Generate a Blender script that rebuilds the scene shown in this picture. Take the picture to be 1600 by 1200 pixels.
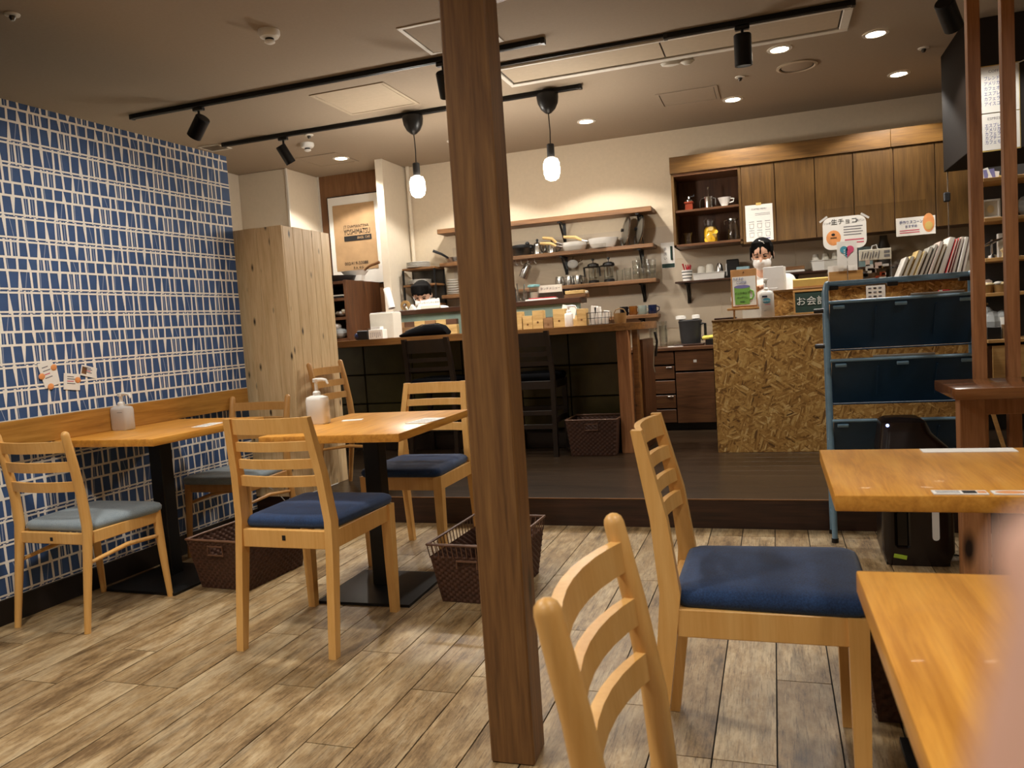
import bpy, bmesh, math, random
from mathutils import Vector, Matrix
R_ = math.radians
rnd = random.Random(7)
sc = bpy.context.scene
col = sc.collection
for o in list(bpy.data.objects): bpy.data.objects.remove(o)

# ------------------------------------------------------------------ camera
H = 1.10
yaw, pit, rol = -0.3249, -0.0712, 0.0654
fwd = Vector((math.sin(yaw)*math.cos(pit), math.cos(yaw)*math.cos(pit), math.sin(pit)))
r0 = Vector((math.cos(yaw), -math.sin(yaw), 0)); d0 = fwd.cross(r0)
rt = r0*math.cos(rol) + d0*math.sin(rol); dn = -r0*math.sin(rol) + d0*math.cos(rol)
cam = bpy.data.cameras.new('camera'); co = bpy.data.objects.new('camera', cam); col.objects.link(co)
cam.sensor_width = 36; cam.lens = 1226/1600*36; cam.clip_start = 0.004; cam.clip_end = 60
CM = Matrix((rt, -dn, -fwd)).transposed().to_4x4(); CM.translation = (0, 0, H)
co.matrix_world = CM; sc.camera = co
cam.dof.use_dof = True; cam.dof.focus_distance = 4.0; cam.dof.aperture_fstop = cam.lens/3.0

# ------------------------------------------------------------------ world, lights, exposure
w = bpy.data.worlds.new('world'); sc.world = w; w.use_nodes = True
w.node_tree.nodes['Background'].inputs[0].default_value = (1, .9, .75, 1)
w.node_tree.nodes['Background'].inputs[1].default_value = 0.02
vs = sc.view_settings
vs.view_transform = 'Standard'; vs.look = 'None'; vs.gamma = 1; vs.use_curve_mapping = False
vs.exposure = .95
sc.cycles.transparent_max_bounces = 40
sc.cycles.sample_clamp_indirect = 6
WARM = (1.0, .94, .855)
def spot(loc, aim, power, size=80, blend=.6, r=.04, c=WARM, name='spot_lamp'):
    l = bpy.data.lights.new(name, 'SPOT'); l.energy = power; l.spot_size = R_(size); l.spot_blend = blend
    l.shadow_soft_size = r; l.color = c
    o = bpy.data.objects.new(name, l); col.objects.link(o); o.location = loc
    o.rotation_euler = (Vector(aim)-Vector(loc)).to_track_quat('-Z', 'Y').to_euler(); return o
def point(loc, power, r=.06, c=WARM, name='bulb_light'):
    l = bpy.data.lights.new(name, 'POINT'); l.energy = power; l.shadow_soft_size = r; l.color = c
    o = bpy.data.objects.new(name, l); col.objects.link(o); o.location = loc; return o
CEIL = 2.72; PF = .155; BW = 7.08
DOWN = [(-2.503, 6.35), (-3.62, 6.36), (-1.363, 6.35), (-.224, 6.35), (.915, 6.33), (.104, 5.32), (.651, 5.33)]
for x, y in DOWN: spot((x, y, CEIL-.012), (x, y, 0), (46 if x < -.5 else 32), 124, .22, .045, name='downlight_and_fill')
# unseen fill lamps added to brighten the dining side and right hand shelf unit
for x, y, p in [(-1.9, 1.0, 108), (.3, 1.0, 42), (-1.0, -.6, 60), (1.4, .0, 34), (2.06, 6.25, 34), (-2.4, -.8, 50), (1.3, 2.35, 40), (-2.0, 2.75, 88)]:
    spot((x, y, CEIL-.012), (x, y, 0), p, 140, .8, .12, name='downlight_and_fill')
# ------------------------------------------------------------------ materials
def lin(h):
    h = h.lstrip('#'); v = [int(h[i:i+2], 16)/255 for i in (0, 2, 4)]
    return tuple(c/12.92 if c <= .04045 else ((c+.055)/1.055)**2.4 for c in v) + (1,)
MATS = {}
def newmat(name):
    m = bpy.data.materials.new(name); m.use_nodes = True; MATS[name] = m
    return m, m.node_tree.nodes, m.node_tree.links, m.node_tree.nodes['Principled BSDF']
def setp(p, **k):
    for a, b in k.items():
        p.inputs[{'rough': 'Roughness', 'metal': 'Metallic', 'spec': 'Specular IOR Level', 'trans': 'Transmission Weight', 'ior': 'IOR', 'coat': 'Coat Weight', 'alpha': 'Alpha', 'sheen': 'Sheen Weight'}[a]].default_value = b
def coords(n, l, rand=True, scale=(1, 1, 1), rot=(0, 0, 0)):
    tc = n.new('ShaderNodeTexCoord'); mp = n.new('ShaderNodeMapping')
    mp.inputs['Scale'].default_value = scale; mp.inputs['Rotation'].default_value = rot
    if rand:
        oi = n.new('ShaderNodeObjectInfo'); ml = n.new('ShaderNodeMath'); ml.operation = 'MULTIPLY'; ml.inputs[1].default_value = 37
        l.new(oi.outputs['Random'], ml.inputs[0]); ad = n.new('ShaderNodeVectorMath'); ad.operation = 'ADD'
        l.new(tc.outputs['Object'], ad.inputs[0]); l.new(ml.outputs[0], ad.inputs[1]); l.new(ad.outputs[0], mp.inputs[0])
    else: l.new(tc.outputs['Object'], mp.inputs[0])
    return mp.outputs[0]
def noise(n, l, vec, scale, det=4, rough=.55, dist=0):
    t = n.new('ShaderNodeTexNoise'); t.inputs['Scale'].default_value = scale; t.inputs['Detail'].default_value = det
    t.inputs['Roughness'].default_value = rough; t.inputs['Distortion'].default_value = dist; l.new(vec, t.inputs['Vector']); return t
def ramp(n, l, fac, stops):
    r = n.new('ShaderNodeValToRGB'); e = r.color_ramp.elements
    while len(e) < len(stops): e.new(.5)
    for i, (p, c) in enumerate(stops): e[i].position = p; e[i].color = lin(c) if isinstance(c, str) else c
    l.new(fac, r.inputs[0]); return r.outputs[0]
def mixc(n, l, fac, a, b, mode='MIX'):
    m = n.new('ShaderNodeMix'); m.data_type = 'RGBA'; m.blend_type = mode
    if isinstance(fac, (int, float)): m.inputs[0].default_value = fac
    else: l.new(fac, m.inputs[0])
    for s, v in ((6, a), (7, b)):
        if isinstance(v, tuple): m.inputs[s].default_value = v
        else: l.new(v, m.inputs[s])
    return m.outputs[2]
def bump(n, l, p, h, s=.2, d=.002):
    b = n.new('ShaderNodeBump'); b.inputs['Strength'].default_value = s; b.inputs['Distance'].default_value = d
    l.new(h, b.inputs['Height']); l.new(b.outputs[0], p.inputs['Normal'])
def plain(name, c, rough=.5, metal=0, var=.06, nscale=30, bmp=.05, **k):
    m, n, l, p = newmat(name); base = lin(c); setp(p, rough=rough, metal=metal, **k)
    v = coords(n, l); t = noise(n, l, v, nscale, 3)
    lo = tuple(x*(1-var) for x in base[:3])+(1,); hi = tuple(min(1, x*(1+var)) for x in base[:3])+(1,)
    l.new(ramp(n, l, t.outputs[0], [(.3, lo), (.7, hi)]), p.inputs['Base Color'])
    if bmp: bump(n, l, p, t.outputs[0], bmp)
    return m
def wood(name, dark, mid, light, axis='X', s=1.0, rough=.45, stretch=12, knots=None, contrast=(.3, .5, .72), coat=0, bmp=.12):
    m, n, l, p = newmat(name); setp(p, rough=rough, coat=coat)
    sca = {'X': (1, stretch, stretch), 'Y': (stretch, 1, stretch), 'Z': (stretch, stretch, 1)}[axis]
    v = coords(n, l, True, tuple(a*s for a in sca)); t = noise(n, l, v, 1.6, 6, .6, .6)
    c = ramp(n, l, t.outputs[0], list(zip(contrast, (dark, mid, light))))
    v2 = coords(n, l, True, tuple(a*s for a in {'X': (3, 60, 60), 'Y': (60, 3, 60), 'Z': (60, 60, 3)}[axis]))
    t2 = noise(n, l, v2, 1.5, 3)
    c = mixc(n, l, .25, c, ramp(n, l, t2.outputs[0], [(.35, dark), (.65, light)]), 'MIX')
    if knots:
        vk = coords(n, l, True, {'X': (3, 8, 8), 'Y': (8, 3, 8), 'Z': (8, 8, 3)}[axis])
        k = n.new('ShaderNodeTexVoronoi'); k.inputs['Scale'].default_value = knots; l.new(vk, k.inputs['Vector'])
        kk = ramp(n, l, k.outputs['Distance'], [(.05, '#2a1709'), (.16, '#ffffff')])
        c = mixc(n, l, 1.0, c, kk, 'MULTIPLY')
    l.new(c, p.inputs['Base Color'])
    if bmp: bump(n, l, p, t2.outputs[0], bmp, .001)
    return m
def emit(name, c, s):
    m, n, l, p = newmat(name); p.inputs['Base Color'].default_value = lin(c)
    p.inputs['Emission Color'].default_value = lin(c); p.inputs['Emission Strength'].default_value = s; return m
def glass(name, c='#ffffff', rough=.02, k=.25):
    m, n, l, p = newmat(name); n.remove(p)
    tr = n.new('ShaderNodeBsdfTransparent'); tr.inputs[0].default_value = lin(c)
    gl = n.new('ShaderNodeBsdfGlossy'); gl.inputs['Roughness'].default_value = rough
    fr = n.new('ShaderNodeLayerWeight'); fr.inputs['Blend'].default_value = k
    pw_ = n.new('ShaderNodeMath'); pw_.operation = 'MULTIPLY_ADD'; pw_.inputs[1].default_value = .55; pw_.inputs[2].default_value = .03; l.new(fr.outputs['Facing'], pw_.inputs[0])
    mx = n.new('ShaderNodeMixShader'); l.new(pw_.outputs[0], mx.inputs[0]); l.new(tr.outputs[0], mx.inputs[1]); l.new(gl.outputs[0], mx.inputs[2])
    l.new(mx.outputs[0], n['Material Output'].inputs[0]); return m

M = MATS
wood('beech', '#d09a50', '#dda960', '#e8bb74', 'Z', 1.2, .38, 10, bmp=.03, contrast=(.2, .5, .8))
wood('beech_dark', '#a8753c', '#b98749', '#c6965a', 'Z', 1.2, .4, 10, bmp=.03, contrast=(.2, .5, .8))
wood('table_oak', '#b8792b', '#d6953b', '#e1a54a', 'Y', 2.2, .33, 9, coat=.05, bmp=.03, contrast=(.34, .5, .66))
wood('board_oak', '#8a5d26', '#a87632', '#b98842', 'Y', 2.0, .3, 14, bmp=.03)
wood('counter_pine', '#5b3a1c', '#85582c', '#a2733d', 'X', 1.2, .35, 12, knots=1.2, coat=.2)
wood('post_wood', '#4c3018', '#74502b', '#90693b', 'Z', 1.3, .5, 16, knots=.7, contrast=(.26, .5, .74))
wood('slim_post', '#86552f', '#ab7448', '#bf8859', 'Z', 1.3, .5, 12, knots=.6)
wood('plank_pine', '#bd9a68', '#dabb8d', '#e8cfa4', 'Z', 1.6, .6, 10, knots=1.7, contrast=(.25, .5, .75))
wood('walnut', '#452a15', '#66422a', '#76502f', 'X', 2.0, .4, 12)
wood('walnut_v', '#422d14', '#5f4320', '#75572c', 'Z', 1.2, .4, 9, contrast=(.25, .5, .75))
wood('cab_top', '#52391a', '#735023', '#8c652f', 'X', 1.4, .45, 10)
wood('red_oak', '#5c371b', '#7d4f2a', '#966239', 'X', 1.4, .18, 12, coat=.4)
wood('shelf_wood', '#4e3018', '#75502d', '#93683d', 'X', 1.5, .5, 10)
wood('panel_wood', '#5c3a20', '#7b5433', '#8f6742', 'Z', 1.0, .55, 8)
wood('light_oak', '#a97c45', '#bf9154', '#cfa468', 'X', 1.5, .45, 10)
wood('dark_brown_wood', '#241209', '#382012', '#45291a', 'X', 1.2, .35, 10)
wood('cabinet_brown', '#3c210f', '#56331a', '#684224', 'Z', 1.4, .45, 10)
wood('deck', '#21180f', '#312418', '#3d2f21', 'X', 1.0, .28, 9, bmp=.06)
wood('riser_wood', '#1d0f08', '#321c10', '#45291a', 'X', 1.2, .5, 14)
wood('block_a', '#a8864f', '#c9a76a', '#d8ba80', 'X', 3, .6, 8)
wood('block_b', '#7a5a3a', '#8f6d4a', '#a07c56', 'X', 3, .6, 8)
wood('block_c', '#3f2717', '#573824', '#66452e', 'X', 3, .6, 8)
wood('stool_wood', '#140d08', '#1e140d', '#281a11', 'Z', 1.3, .4, 10)
plain('ceiling_paint', '#9d8d79', .9, var=.03, nscale=60)
plain('ceiling_panel', '#b5a48c', .8, var=.03)
plain('white_trim', '#d8d2c6', .6, var=.02)
plain('wall_paint', '#d6c6ac', .85, var=.025, nscale=40)
plain('wall_tile', '#c9b9a2', .5, var=.03, nscale=6)
plain('wall_cream', '#ded2bd', .85, var=.02)
plain('blue_paper', '#385482', .75, var=.08, nscale=18, bmp=.03)
plain('cream_paper', '#f1ece2', .75, var=.03, bmp=.02)
plain('lilac_paper', '#9aa6bd', .75, var=.03, bmp=.02)
plain('black_metal', '#0d0d0e', .45, metal=.3, var=.1)
plain('black_plastic', '#101012', .4, var=.1)
plain('dark_grey', '#2b2b2c', .5)
plain('baseboard_dark', '#170e09', .5)
plain('fascia', '#1b130d', .9, var=.06, spec=.15)
plain('fascia_front', '#1c1412', .7, var=.06)
plain('white_plastic', '#e6e4de', .35, var=.01)
plain('clear_bottle', '#d9d4ce', .3, var=.01, trans=.25)
plain('white_ceramic', '#e9e6df', .2, var=.01)
plain('off_white', '#d8d3c6', .6, var=.02)
plain('paper', '#ece9e2', .8, var=.01, bmp=.02)
plain('paper_grey', '#c9c7c4', .7, var=.02)
plain('steel', '#c4c2bf', .22, metal=1, var=.03)
plain('dark_steel', '#55524e', .3, metal=.9)
plain('teal_band', '#6d7f76', .5, var=.05)
plain('olive_tile', '#4d4727', .25, var=.12, nscale=8)
plain('dark_joint', '#100c07', .9)
plain('rack_blue', '#7698b0', .35, metal=.1, var=.12, nscale=14)
plain('rack_panel', '#1c3b56', .45, var=.06)
plain('hair', '#0b0908', .8, var=.3, nscale=90, spec=.12)
plain('skin', '#dcae92', .5, var=.04)
plain('skin_hand', '#e3b39c', .5, var=.05)
plain('white_cloth', '#e4e2de', .85, var=.03)
plain('dark_cloth', '#17171a', .85)
plain('navy_bag', '#07080b', .9, spec=.1)
plain('yellow_cloth', '#e6d964', .8, var=.05)
plain('red_plastic', '#b3202a', .4)
plain('cork', '#b4824c', .7, var=.08)
plain('chalk_green', '#1f3a32', .7, var=.08)
plain('gold_paper', '#d1b366', .5, var=.05)
plain('sack', '#b6946c', .8, var=.1, nscale=9, bmp=.5)
plain('ink_black', '#1c1a1a', .7, bmp=0)
plain('ink_blue', '#3b4a8c', .7, bmp=0)
plain('ink_red', '#c9566a', .7, bmp=0)
plain('ink_grey', '#77757a', .7, bmp=0)
plain('chalk', '#e3e6e0', .9, bmp=0)
plain('mug_green', '#7db350', .6, bmp=0)
plain('mug_lip', '#7a78ac', .6, bmp=0)
plain('peach', '#e59a5c', .6, var=.1)
plain('pink_red', '#d9577c', .6)
plain('teal_print', '#4e9ab0', .6)
plain('purifier_brown', '#1d1310', .25, var=.05)
plain('purifier_dark', '#0c0808', .15)
plain('lime_sticker', '#a9c93a', .5)
plain('blue_box', '#8fb0ba', .5)
plain('lid_blue', '#86bcc4', .4)
plain('lemon', '#e8b51e', .4, var=.25, nscale=25)
plain('mug_black', '#0e1016', .2); plain('mug_brown', '#7b4a1c', .2); plain('mug_grey', '#8f9a92', .25); plain('mug_navy', '#16203f', .2)
plain('lid_grey', '#5d574d', .15)
plain('copper_red', '#9c3f22', .35)
plain('sponge', '#c2a06a', .8)
plain('grey_bag', '#8d9090', .5, var=.15, nscale=12)
plain('book_white', '#dcd9d3', .6); plain('book_cream', '#d8c694', .6); plain('book_tan', '#c5ab74', .6); plain('book_grey', '#a6a49c', .6); plain('book_red', '#c73a3c', .5); plain('book_pink', '#cdb8ae', .6)
plain('wicker', '#4c3022', .55, var=.3, nscale=60)
plain('wicker_rim', '#6a4a36', .5, var=.15)
plain('wicker_light', '#8a6a3c', .6, var=.15)
plain('snack_cream', '#e0cd9f', .7)
plain('blue_led', '#dfe6ff', .3)
glass('clear_glass', '#fafbfa', .04, .35)
glass('acrylic', '#f6f5f2', .02, .12)
emit('bulb_glow', '#fff1dc', 14)
emit('down_glow', '#fff0d8', 22)
emit('spot_glow', '#fff0d8', 4)
emit('led_glow', '#9db4ff', 4)
def fabric(name, a, b):
    m, n, l, p = newmat(name); setp(p, rough=.95, sheen=.15)
    v = coords(n, l); t = noise(n, l, v, 260, 3); t2 = noise(n, l, v, 18, 3)
    c = ramp(n, l, t.outputs[0], [(.35, a), (.65, b)])
    c = mixc(n, l, .35, c, ramp(n, l, t2.outputs[0], [(.3, a), (.7, b)]))
    l.new(c, p.inputs['Base Color']); bump(n, l, p, t.outputs[0], .35, .001)
fabric('navy_fabric', '#0c1f3d', '#1d3d68'); fabric('grey_fabric', '#75838b', '#929ea4'); plain('dark_seat', '#08080b', .95, spec=.1)
def floor_mat():
    m, n, l, p = newmat('floor_plank'); setp(p, rough=.42)
    v = coords(n, l, True, (14, 1.5, 1)); a = noise(n, l, v, 1.8, 9, .72, .5)
    c = ramp(n, l, a.outputs[0], [(.32, '#86755a'), (.43, '#b29e7d'), (.54, '#c6b08b'), (.72, '#d3bf9a')])
    v2 = coords(n, l, True, (7, 2.4, 1)); b = noise(n, l, v2, 1.2, 9, .78)
    c = mixc(n, l, 1, c, ramp(n, l, b.outputs[0], [(.36, '#9d8d79'), (.47, '#ddd1bf'), (.58, '#ffffff')]), 'MULTIPLY')
    v3 = coords(n, l, True, (150, 8, 1)); d = noise(n, l, v3, 1.3, 5, .75)
    c = mixc(n, l, .7, c, ramp(n, l, d.outputs[0], [(.36, '#7b6a54'), (.48, '#ffffff')]), 'MULTIPLY')
    oi = n.new('ShaderNodeObjectInfo'); c = mixc(n, l, 1, c, ramp(n, l, oi.outputs['Random'], [(0, '#dcd6cc'), (1, '#ffffff')]), 'MULTIPLY')
    l.new(c, p.inputs['Base Color']); bump(n, l, p, d.outputs[0], .15, .001)
floor_mat()
def osb_mat():
    m, n, l, p = newmat('osb'); setp(p, rough=.55)
    outs = []
    for i, (ry, sx) in enumerate(((.35, 26), (-.6, 30), (1.3, 24))):
        v = coords(n, l, False, (1, 1, 1), (0, ry, 0)); mp = n.new('ShaderNodeMapping'); mp.inputs['Scale'].default_value = (13, 13, 85); l.new(v, mp.inputs[0])
        nz = noise(n, l, v, 9, 2); ad = n.new('ShaderNodeVectorMath'); ad.operation = 'MULTIPLY_ADD'; l.new(nz.outputs['Color'], ad.inputs[0]); ad.inputs[1].default_value = (.9,)*3; l.new(mp.outputs[0], ad.inputs[2])
        k = n.new('ShaderNodeTexVoronoi'); k.inputs['Scale'].default_value = 1.0; l.new(ad.outputs[0], k.inputs['Vector']); outs.append(k.outputs['Color'])
    v = coords(n, l, False); s1 = noise(n, l, v, 17, 2); s2 = noise(n, l, v, 14, 2, .5, 1.0)
    f1 = ramp(n, l, s1.outputs[0], [(.47, (0, 0, 0, 1)), (.53, (1, 1, 1, 1))]); f2 = ramp(n, l, s2.outputs[0], [(.52, (0, 0, 0, 1)), (.57, (1, 1, 1, 1))])
    x = mixc(n, l, f1, outs[0], outs[1]); x = mixc(n, l, f2, x, outs[2])
    sp = n.new('ShaderNodeSeparateColor'); l.new(x, sp.inputs[0])
    c = ramp(n, l, sp.outputs[0], [(.0, '#65451f'), (.12, '#986e34'), (.5, '#b68a48'), (.8, '#cba35e'), (1.0, '#e2c282')])
    g = noise(n, l, v, 70, 3); c = mixc(n, l, .6, c, ramp(n, l, g.outputs[0], [(.3, '#96764f'), (.46, '#ffffff')]), 'MULTIPLY')
    l.new(c, p.inputs['Base Color']); bump(n, l, p, sp.outputs[0], .2, .002)
osb_mat()

# ------------------------------------------------------------------ builders
class MB:
    def __init__(s): s.bm = bmesh.new(); s.mi = 0
    def _f(s, fs):
        for f in fs: f.material_index = s.mi
    def box(s, x0, x1, y0, y1, z0, z1, b=0, T=None, seg=1):
        A = Matrix.Translation(((x0+x1)/2, (y0+y1)/2, (z0+z1)/2)) @ Matrix.Diagonal((abs(x1-x0), abs(y1-y0), abs(z1-z0), 1))
        if T is not None: A = T @ A
        r = bmesh.ops.create_cube(s.bm, size=1, matrix=A); vs = r['verts']
        fs = list({f for v in vs for f in v.link_faces}); s._f(fs)
        if b:
            es = list({e for v in vs for e in v.link_edges})
            q = bmesh.ops.bevel(s.bm, geom=es, offset=b, segments=seg, affect='EDGES', profile=.5); s._f(q['faces'])
        return s
    def ring(s, pts): return [s.bm.verts.new(p) for p in pts]
    def skin(s, rings, cap0=True, cap1=True, closed=True):
        for a, b in zip(rings, rings[1:]):
            n = len(a)
            for i in range(n if closed else n-1):
                j = (i+1) % n
                try: s._f([s.bm.faces.new((a[i], a[j], b[j], b[i]))])
                except ValueError: pass
        if cap0 and len(rings[0]) > 2: s._f([s.bm.faces.new(rings[0][::-1])])
        if cap1 and len(rings[-1]) > 2: s._f([s.bm.faces.new(rings[-1])])
        return s
    def tube(s, pts, r, seg=8, loop=False, sq=False, dome=False):
        pts = [Vector(p) for p in pts]; n = len(pts)
        rs = list(r) if isinstance(r, (list, tuple)) else [r]*n
        if dome:
            d = (pts[-1]-pts[-2]).normalized(); e = rs[-1]
            pts[-1] = pts[-1]-d*e
            for a in (.5, .85, .99): pts.append(pts[n-1]+d*e*a); rs.append(e*math.sqrt(max(0, 1-a*a)))
            n = len(pts)
        rings = []; up = None
        for i in range(n):
            t = (pts[(i+1) % n]-pts[i-1]) if loop else (pts[min(i+1, n-1)]-pts[max(i-1, 0)])
            t.normalize()
            if up is None: up = t.orthogonal().normalized() if abs(t.z) < .99 else Vector((1, 0, 0))
            up = (up - t*up.dot(t)).normalized(); sd = t.cross(up)
            rings.append(s.ring([pts[i]+(up*math.cos(2*math.pi*k/seg)+sd*math.sin(2*math.pi*k/seg))*rs[i] for k in range(seg)]))
        if loop: return s.skin(rings+[rings[0]], False, False)
        return s.skin(rings)
    def lathe(s, prof, c=(0, 0, 0), seg=16, T=None, sx=1, sy=1, cap0=True, cap1=True):
        rings = []
        for r, z in prof:
            ps = [Vector((c[0]+r*sx*math.cos(2*math.pi*k/seg), c[1]+r*sy*math.sin(2*math.pi*k/seg), c[2]+z)) for k in range(seg)]
            if T is not None: ps = [T @ p for p in ps]
            rings.append(s.ring(ps))
        return s.skin(rings, cap0, cap1)
    def ell(s, c, r, T=None, seg=14):
        A = Matrix.Translation(c) @ (T if T is not None else Matrix()) @ Matrix.Diagonal((r[0], r[1], r[2], 1))
        q = bmesh.ops.create_uvsphere(s.bm, u_segments=seg, v_segments=max(6, seg//2+2), radius=1, matrix=A)
        s._f({f for v in q['verts'] for f in v.link_faces}); return s
    def prism(s, poly, axis, a, b):
        f = {'X': lambda u, v, t: (t, u, v), 'Y': lambda u, v, t: (u, t, v), 'Z': lambda u, v, t: (u, v, t)}[axis]
        return s.skin([s.ring([f(u, v, a) for u, v in poly]), s.ring([f(u, v, b) for u, v in poly])])
    def sweep(s, path, prof):   # path: list of (point, T 3x3 columns as (right, up)) with a rectangle profile (w, h)
        rings = []
        for p, rgt, up, wd, ht in path:
            p = Vector(p); a = Vector(rgt)*wd/2; b = Vector(up)*ht/2
            rings.append(s.ring([p-a-b, p+a-b, p+a+b, p-a+b]))
        return s.skin(rings)
    def quad(s, *ps): s._f([s.bm.faces.new([s.bm.verts.new(p) for p in ps])]); return s
    def build(s, name, mat, parent=None, loc=(0, 0, 0), smooth=35, rot=None):
        bmesh.ops.recalc_face_normals(s.bm, faces=s.bm.faces[:])
        me = bpy.data.meshes.new(name); s.bm.to_mesh(me); s.bm.free()
        for m in (mat if isinstance(mat, (list, tuple)) else [mat]): me.materials.append(M[m] if isinstance(m, str) else m)
        if smooth:
            me.polygons.foreach_set('use_smooth', [True]*len(me.polygons)); me.set_sharp_from_angle(angle=R_(smooth))
        o = bpy.data.objects.new(name, me); col.objects.link(o); o.location = loc
        if rot: o.rotation_euler = rot
        if parent: o.parent = parent
        return o
def tag(o, label, cat, group=None, kind=None):
    o['label'] = label; o['category'] = cat
    if group: o['group'] = group
    if kind: o['kind'] = kind
    return o
def thing(name, label, cat, loc=(0, 0, 0), rz=0, group=None):
    o = bpy.data.objects.new(name, None); col.objects.link(o); o.location = loc; o.rotation_euler = (0, 0, rz); o.empty_display_size = .05
    return tag(o, label, cat, group)
def struct(o): o['kind'] = 'structure'; return o
def dup(root, loc, rz=0, label=None, mats=None):
    r = root.copy(); col.objects.link(r); r.location = loc; r.rotation_euler = (0, 0, rz)
    if label: r['label'] = label
    for ch in list(root.children):
        c = ch.copy(); col.objects.link(c); c.parent = r
        for g in list(ch.children):
            d = g.copy(); col.objects.link(d); d.parent = c
    return r
def text(s, size, loc, mat, parent, rot=(R_(90), 0, 0), align='CENTER', name='lettering', sx=1):
    cu = bpy.data.curves.new(name, 'FONT'); cu.body = s; cu.size = size; cu.align_x = align; cu.align_y = 'CENTER'; cu.extrude = .0003; cu.resolution_u = 2
    q = bpy.data.objects.new('tmp_text', cu); me = bpy.data.meshes.new_from_object(q); bpy.data.objects.remove(q); bpy.data.curves.remove(cu)
    me.name = name; me.materials.clear(); me.materials.append(M[mat])
    o = bpy.data.objects.new(name, me); col.objects.link(o); o.location = loc; o.rotation_euler = rot; o.scale = (sx, 1, 1)
    if parent: o.parent = parent
    return o
B = lambda *a, **k: MB().box(*a, **k)

# ------------------------------------------------------------------ structure: floor, platform, ceiling, walls
fl = struct(B(-4.8, 3.2, -2.5, 4.1, -.06, -.004).build('floor', 'dark_joint'))
PW, PL = .1545, 1.02
pm = B(.0021, PW-.0021, .0018, PL-.0018, -.006, 0).bm
pme = bpy.data.meshes.new('plank'); pm.to_mesh(pme); pm.free(); pme.materials.append(M['floor_plank'])
cut = {}
def plank(x, y0, y1):
    L = round(y1-y0, 3)
    if abs(L-PL) < .01: me = pme
    else:
        k = L
        if k not in cut:
            b = B(.0021, PW-.0021, .0018, L-.0018, -.006, 0).bm; cut[k] = bpy.data.meshes.new('plank'); b.to_mesh(cut[k]); b.free(); cut[k].materials.append(M['floor_plank'])
        me = cut[k]
    o = bpy.data.objects.new('plank', me); col.objects.link(o); o.location = (x, y0, 0); o.parent = fl
i0 = -21
for i in range(i0, 22):
    x = -.187+.0+i*PW
    off = (2.06, 2.39, 1.65, 2.08, 2.23, 1.85)[i % 6]-4*PL + (.07*((i*7) % 5-2))
    y = off
    if x > 2: continue
    while y < 4.1:
        a, b = max(y, .35), min(y+PL, 4.1)
        if b-a > .03 and b > .35: plank(x, a, b)
        y += PL
B(-4.8, 3.2, -2.5, .35, -.05, -.002).build('floor_near_boards', 'floor_plank', fl)
plat = struct(B(-4.8, 3.2, 4.14, 7.2, 0, PF-.006).build('platform', 'dark_joint')); plat.name = 'floor_platform'
for k in range(12):
    y0 = 4.1+k*.15
    B(-4.8, 3.2, y0+.0006, y0+.1494, PF-.02, PF, b=.0006).build('board', 'deck', plat)
B(-4.8, 3.2, 5.9, 7.1, PF-.02, PF).build('board', 'deck', plat)
rs = struct(B(-4.8, 3.2, 4.098, 4.145, -.002, PF-.004).build('trim_1', 'riser_wood')); 
B(-4.8, 3.2, 4.094, 4.1, PF-.006, PF+.0005, b=.001).build('worn_edge', 'shelf_wood', rs)
struct(B(-4.9, 3.3, -2.6, 7.2, CEIL, CEIL+.08).build('ceiling', 'ceiling_paint'))
struct(B(-3.34, 3.2, BW, BW+.1, PF, CEIL).build('wall_back', 'wall_paint'))
struct(B(3.2, 3.3, -2.6, 7.2, 0, CEIL).build('wall_right', 'wall_paint'))
struct(B(-4.9, 3.3, -2.6, -2.5, 0, CEIL).build('wall_front', 'wall_paint'))
struct(B(-4.9, -4.78, -2.5, 7.2, 0, CEIL).build('wall_far_left', 'wall_cream'))
# white corner column, wood panelled wall and fin
cw = struct(MB().box(-4.78, -4.25, 6.43, 7.1, PF, CEIL, b=.004).build('wall_column', 'wall_cream'))
MB().box(-4.262, -4.238, 6.42, 6.44, PF, CEIL, b=.003).build('corner_bead', 'white_trim', cw)
pw = struct(B(-4.25, -3.40, 6.97, 7.08, PF, CEIL).build('wall_back_panelled', 'panel_wood'))
MB().box(-4.25, -4.235, 6.955, 6.98, PF, CEIL).build('edge_strip', 'white_trim', pw)
fw = struct(B(-3.41, -3.335, 6.59, 7.1, PF, CEIL, b=.003).build('wall_fin', 'wall_cream'))
cp = struct(MB().tube([(-3.30, 7.05, PF), (-3.30, 7.05, CEIL)], .02, 10).build('trim_2', 'wall_cream'))
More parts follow.
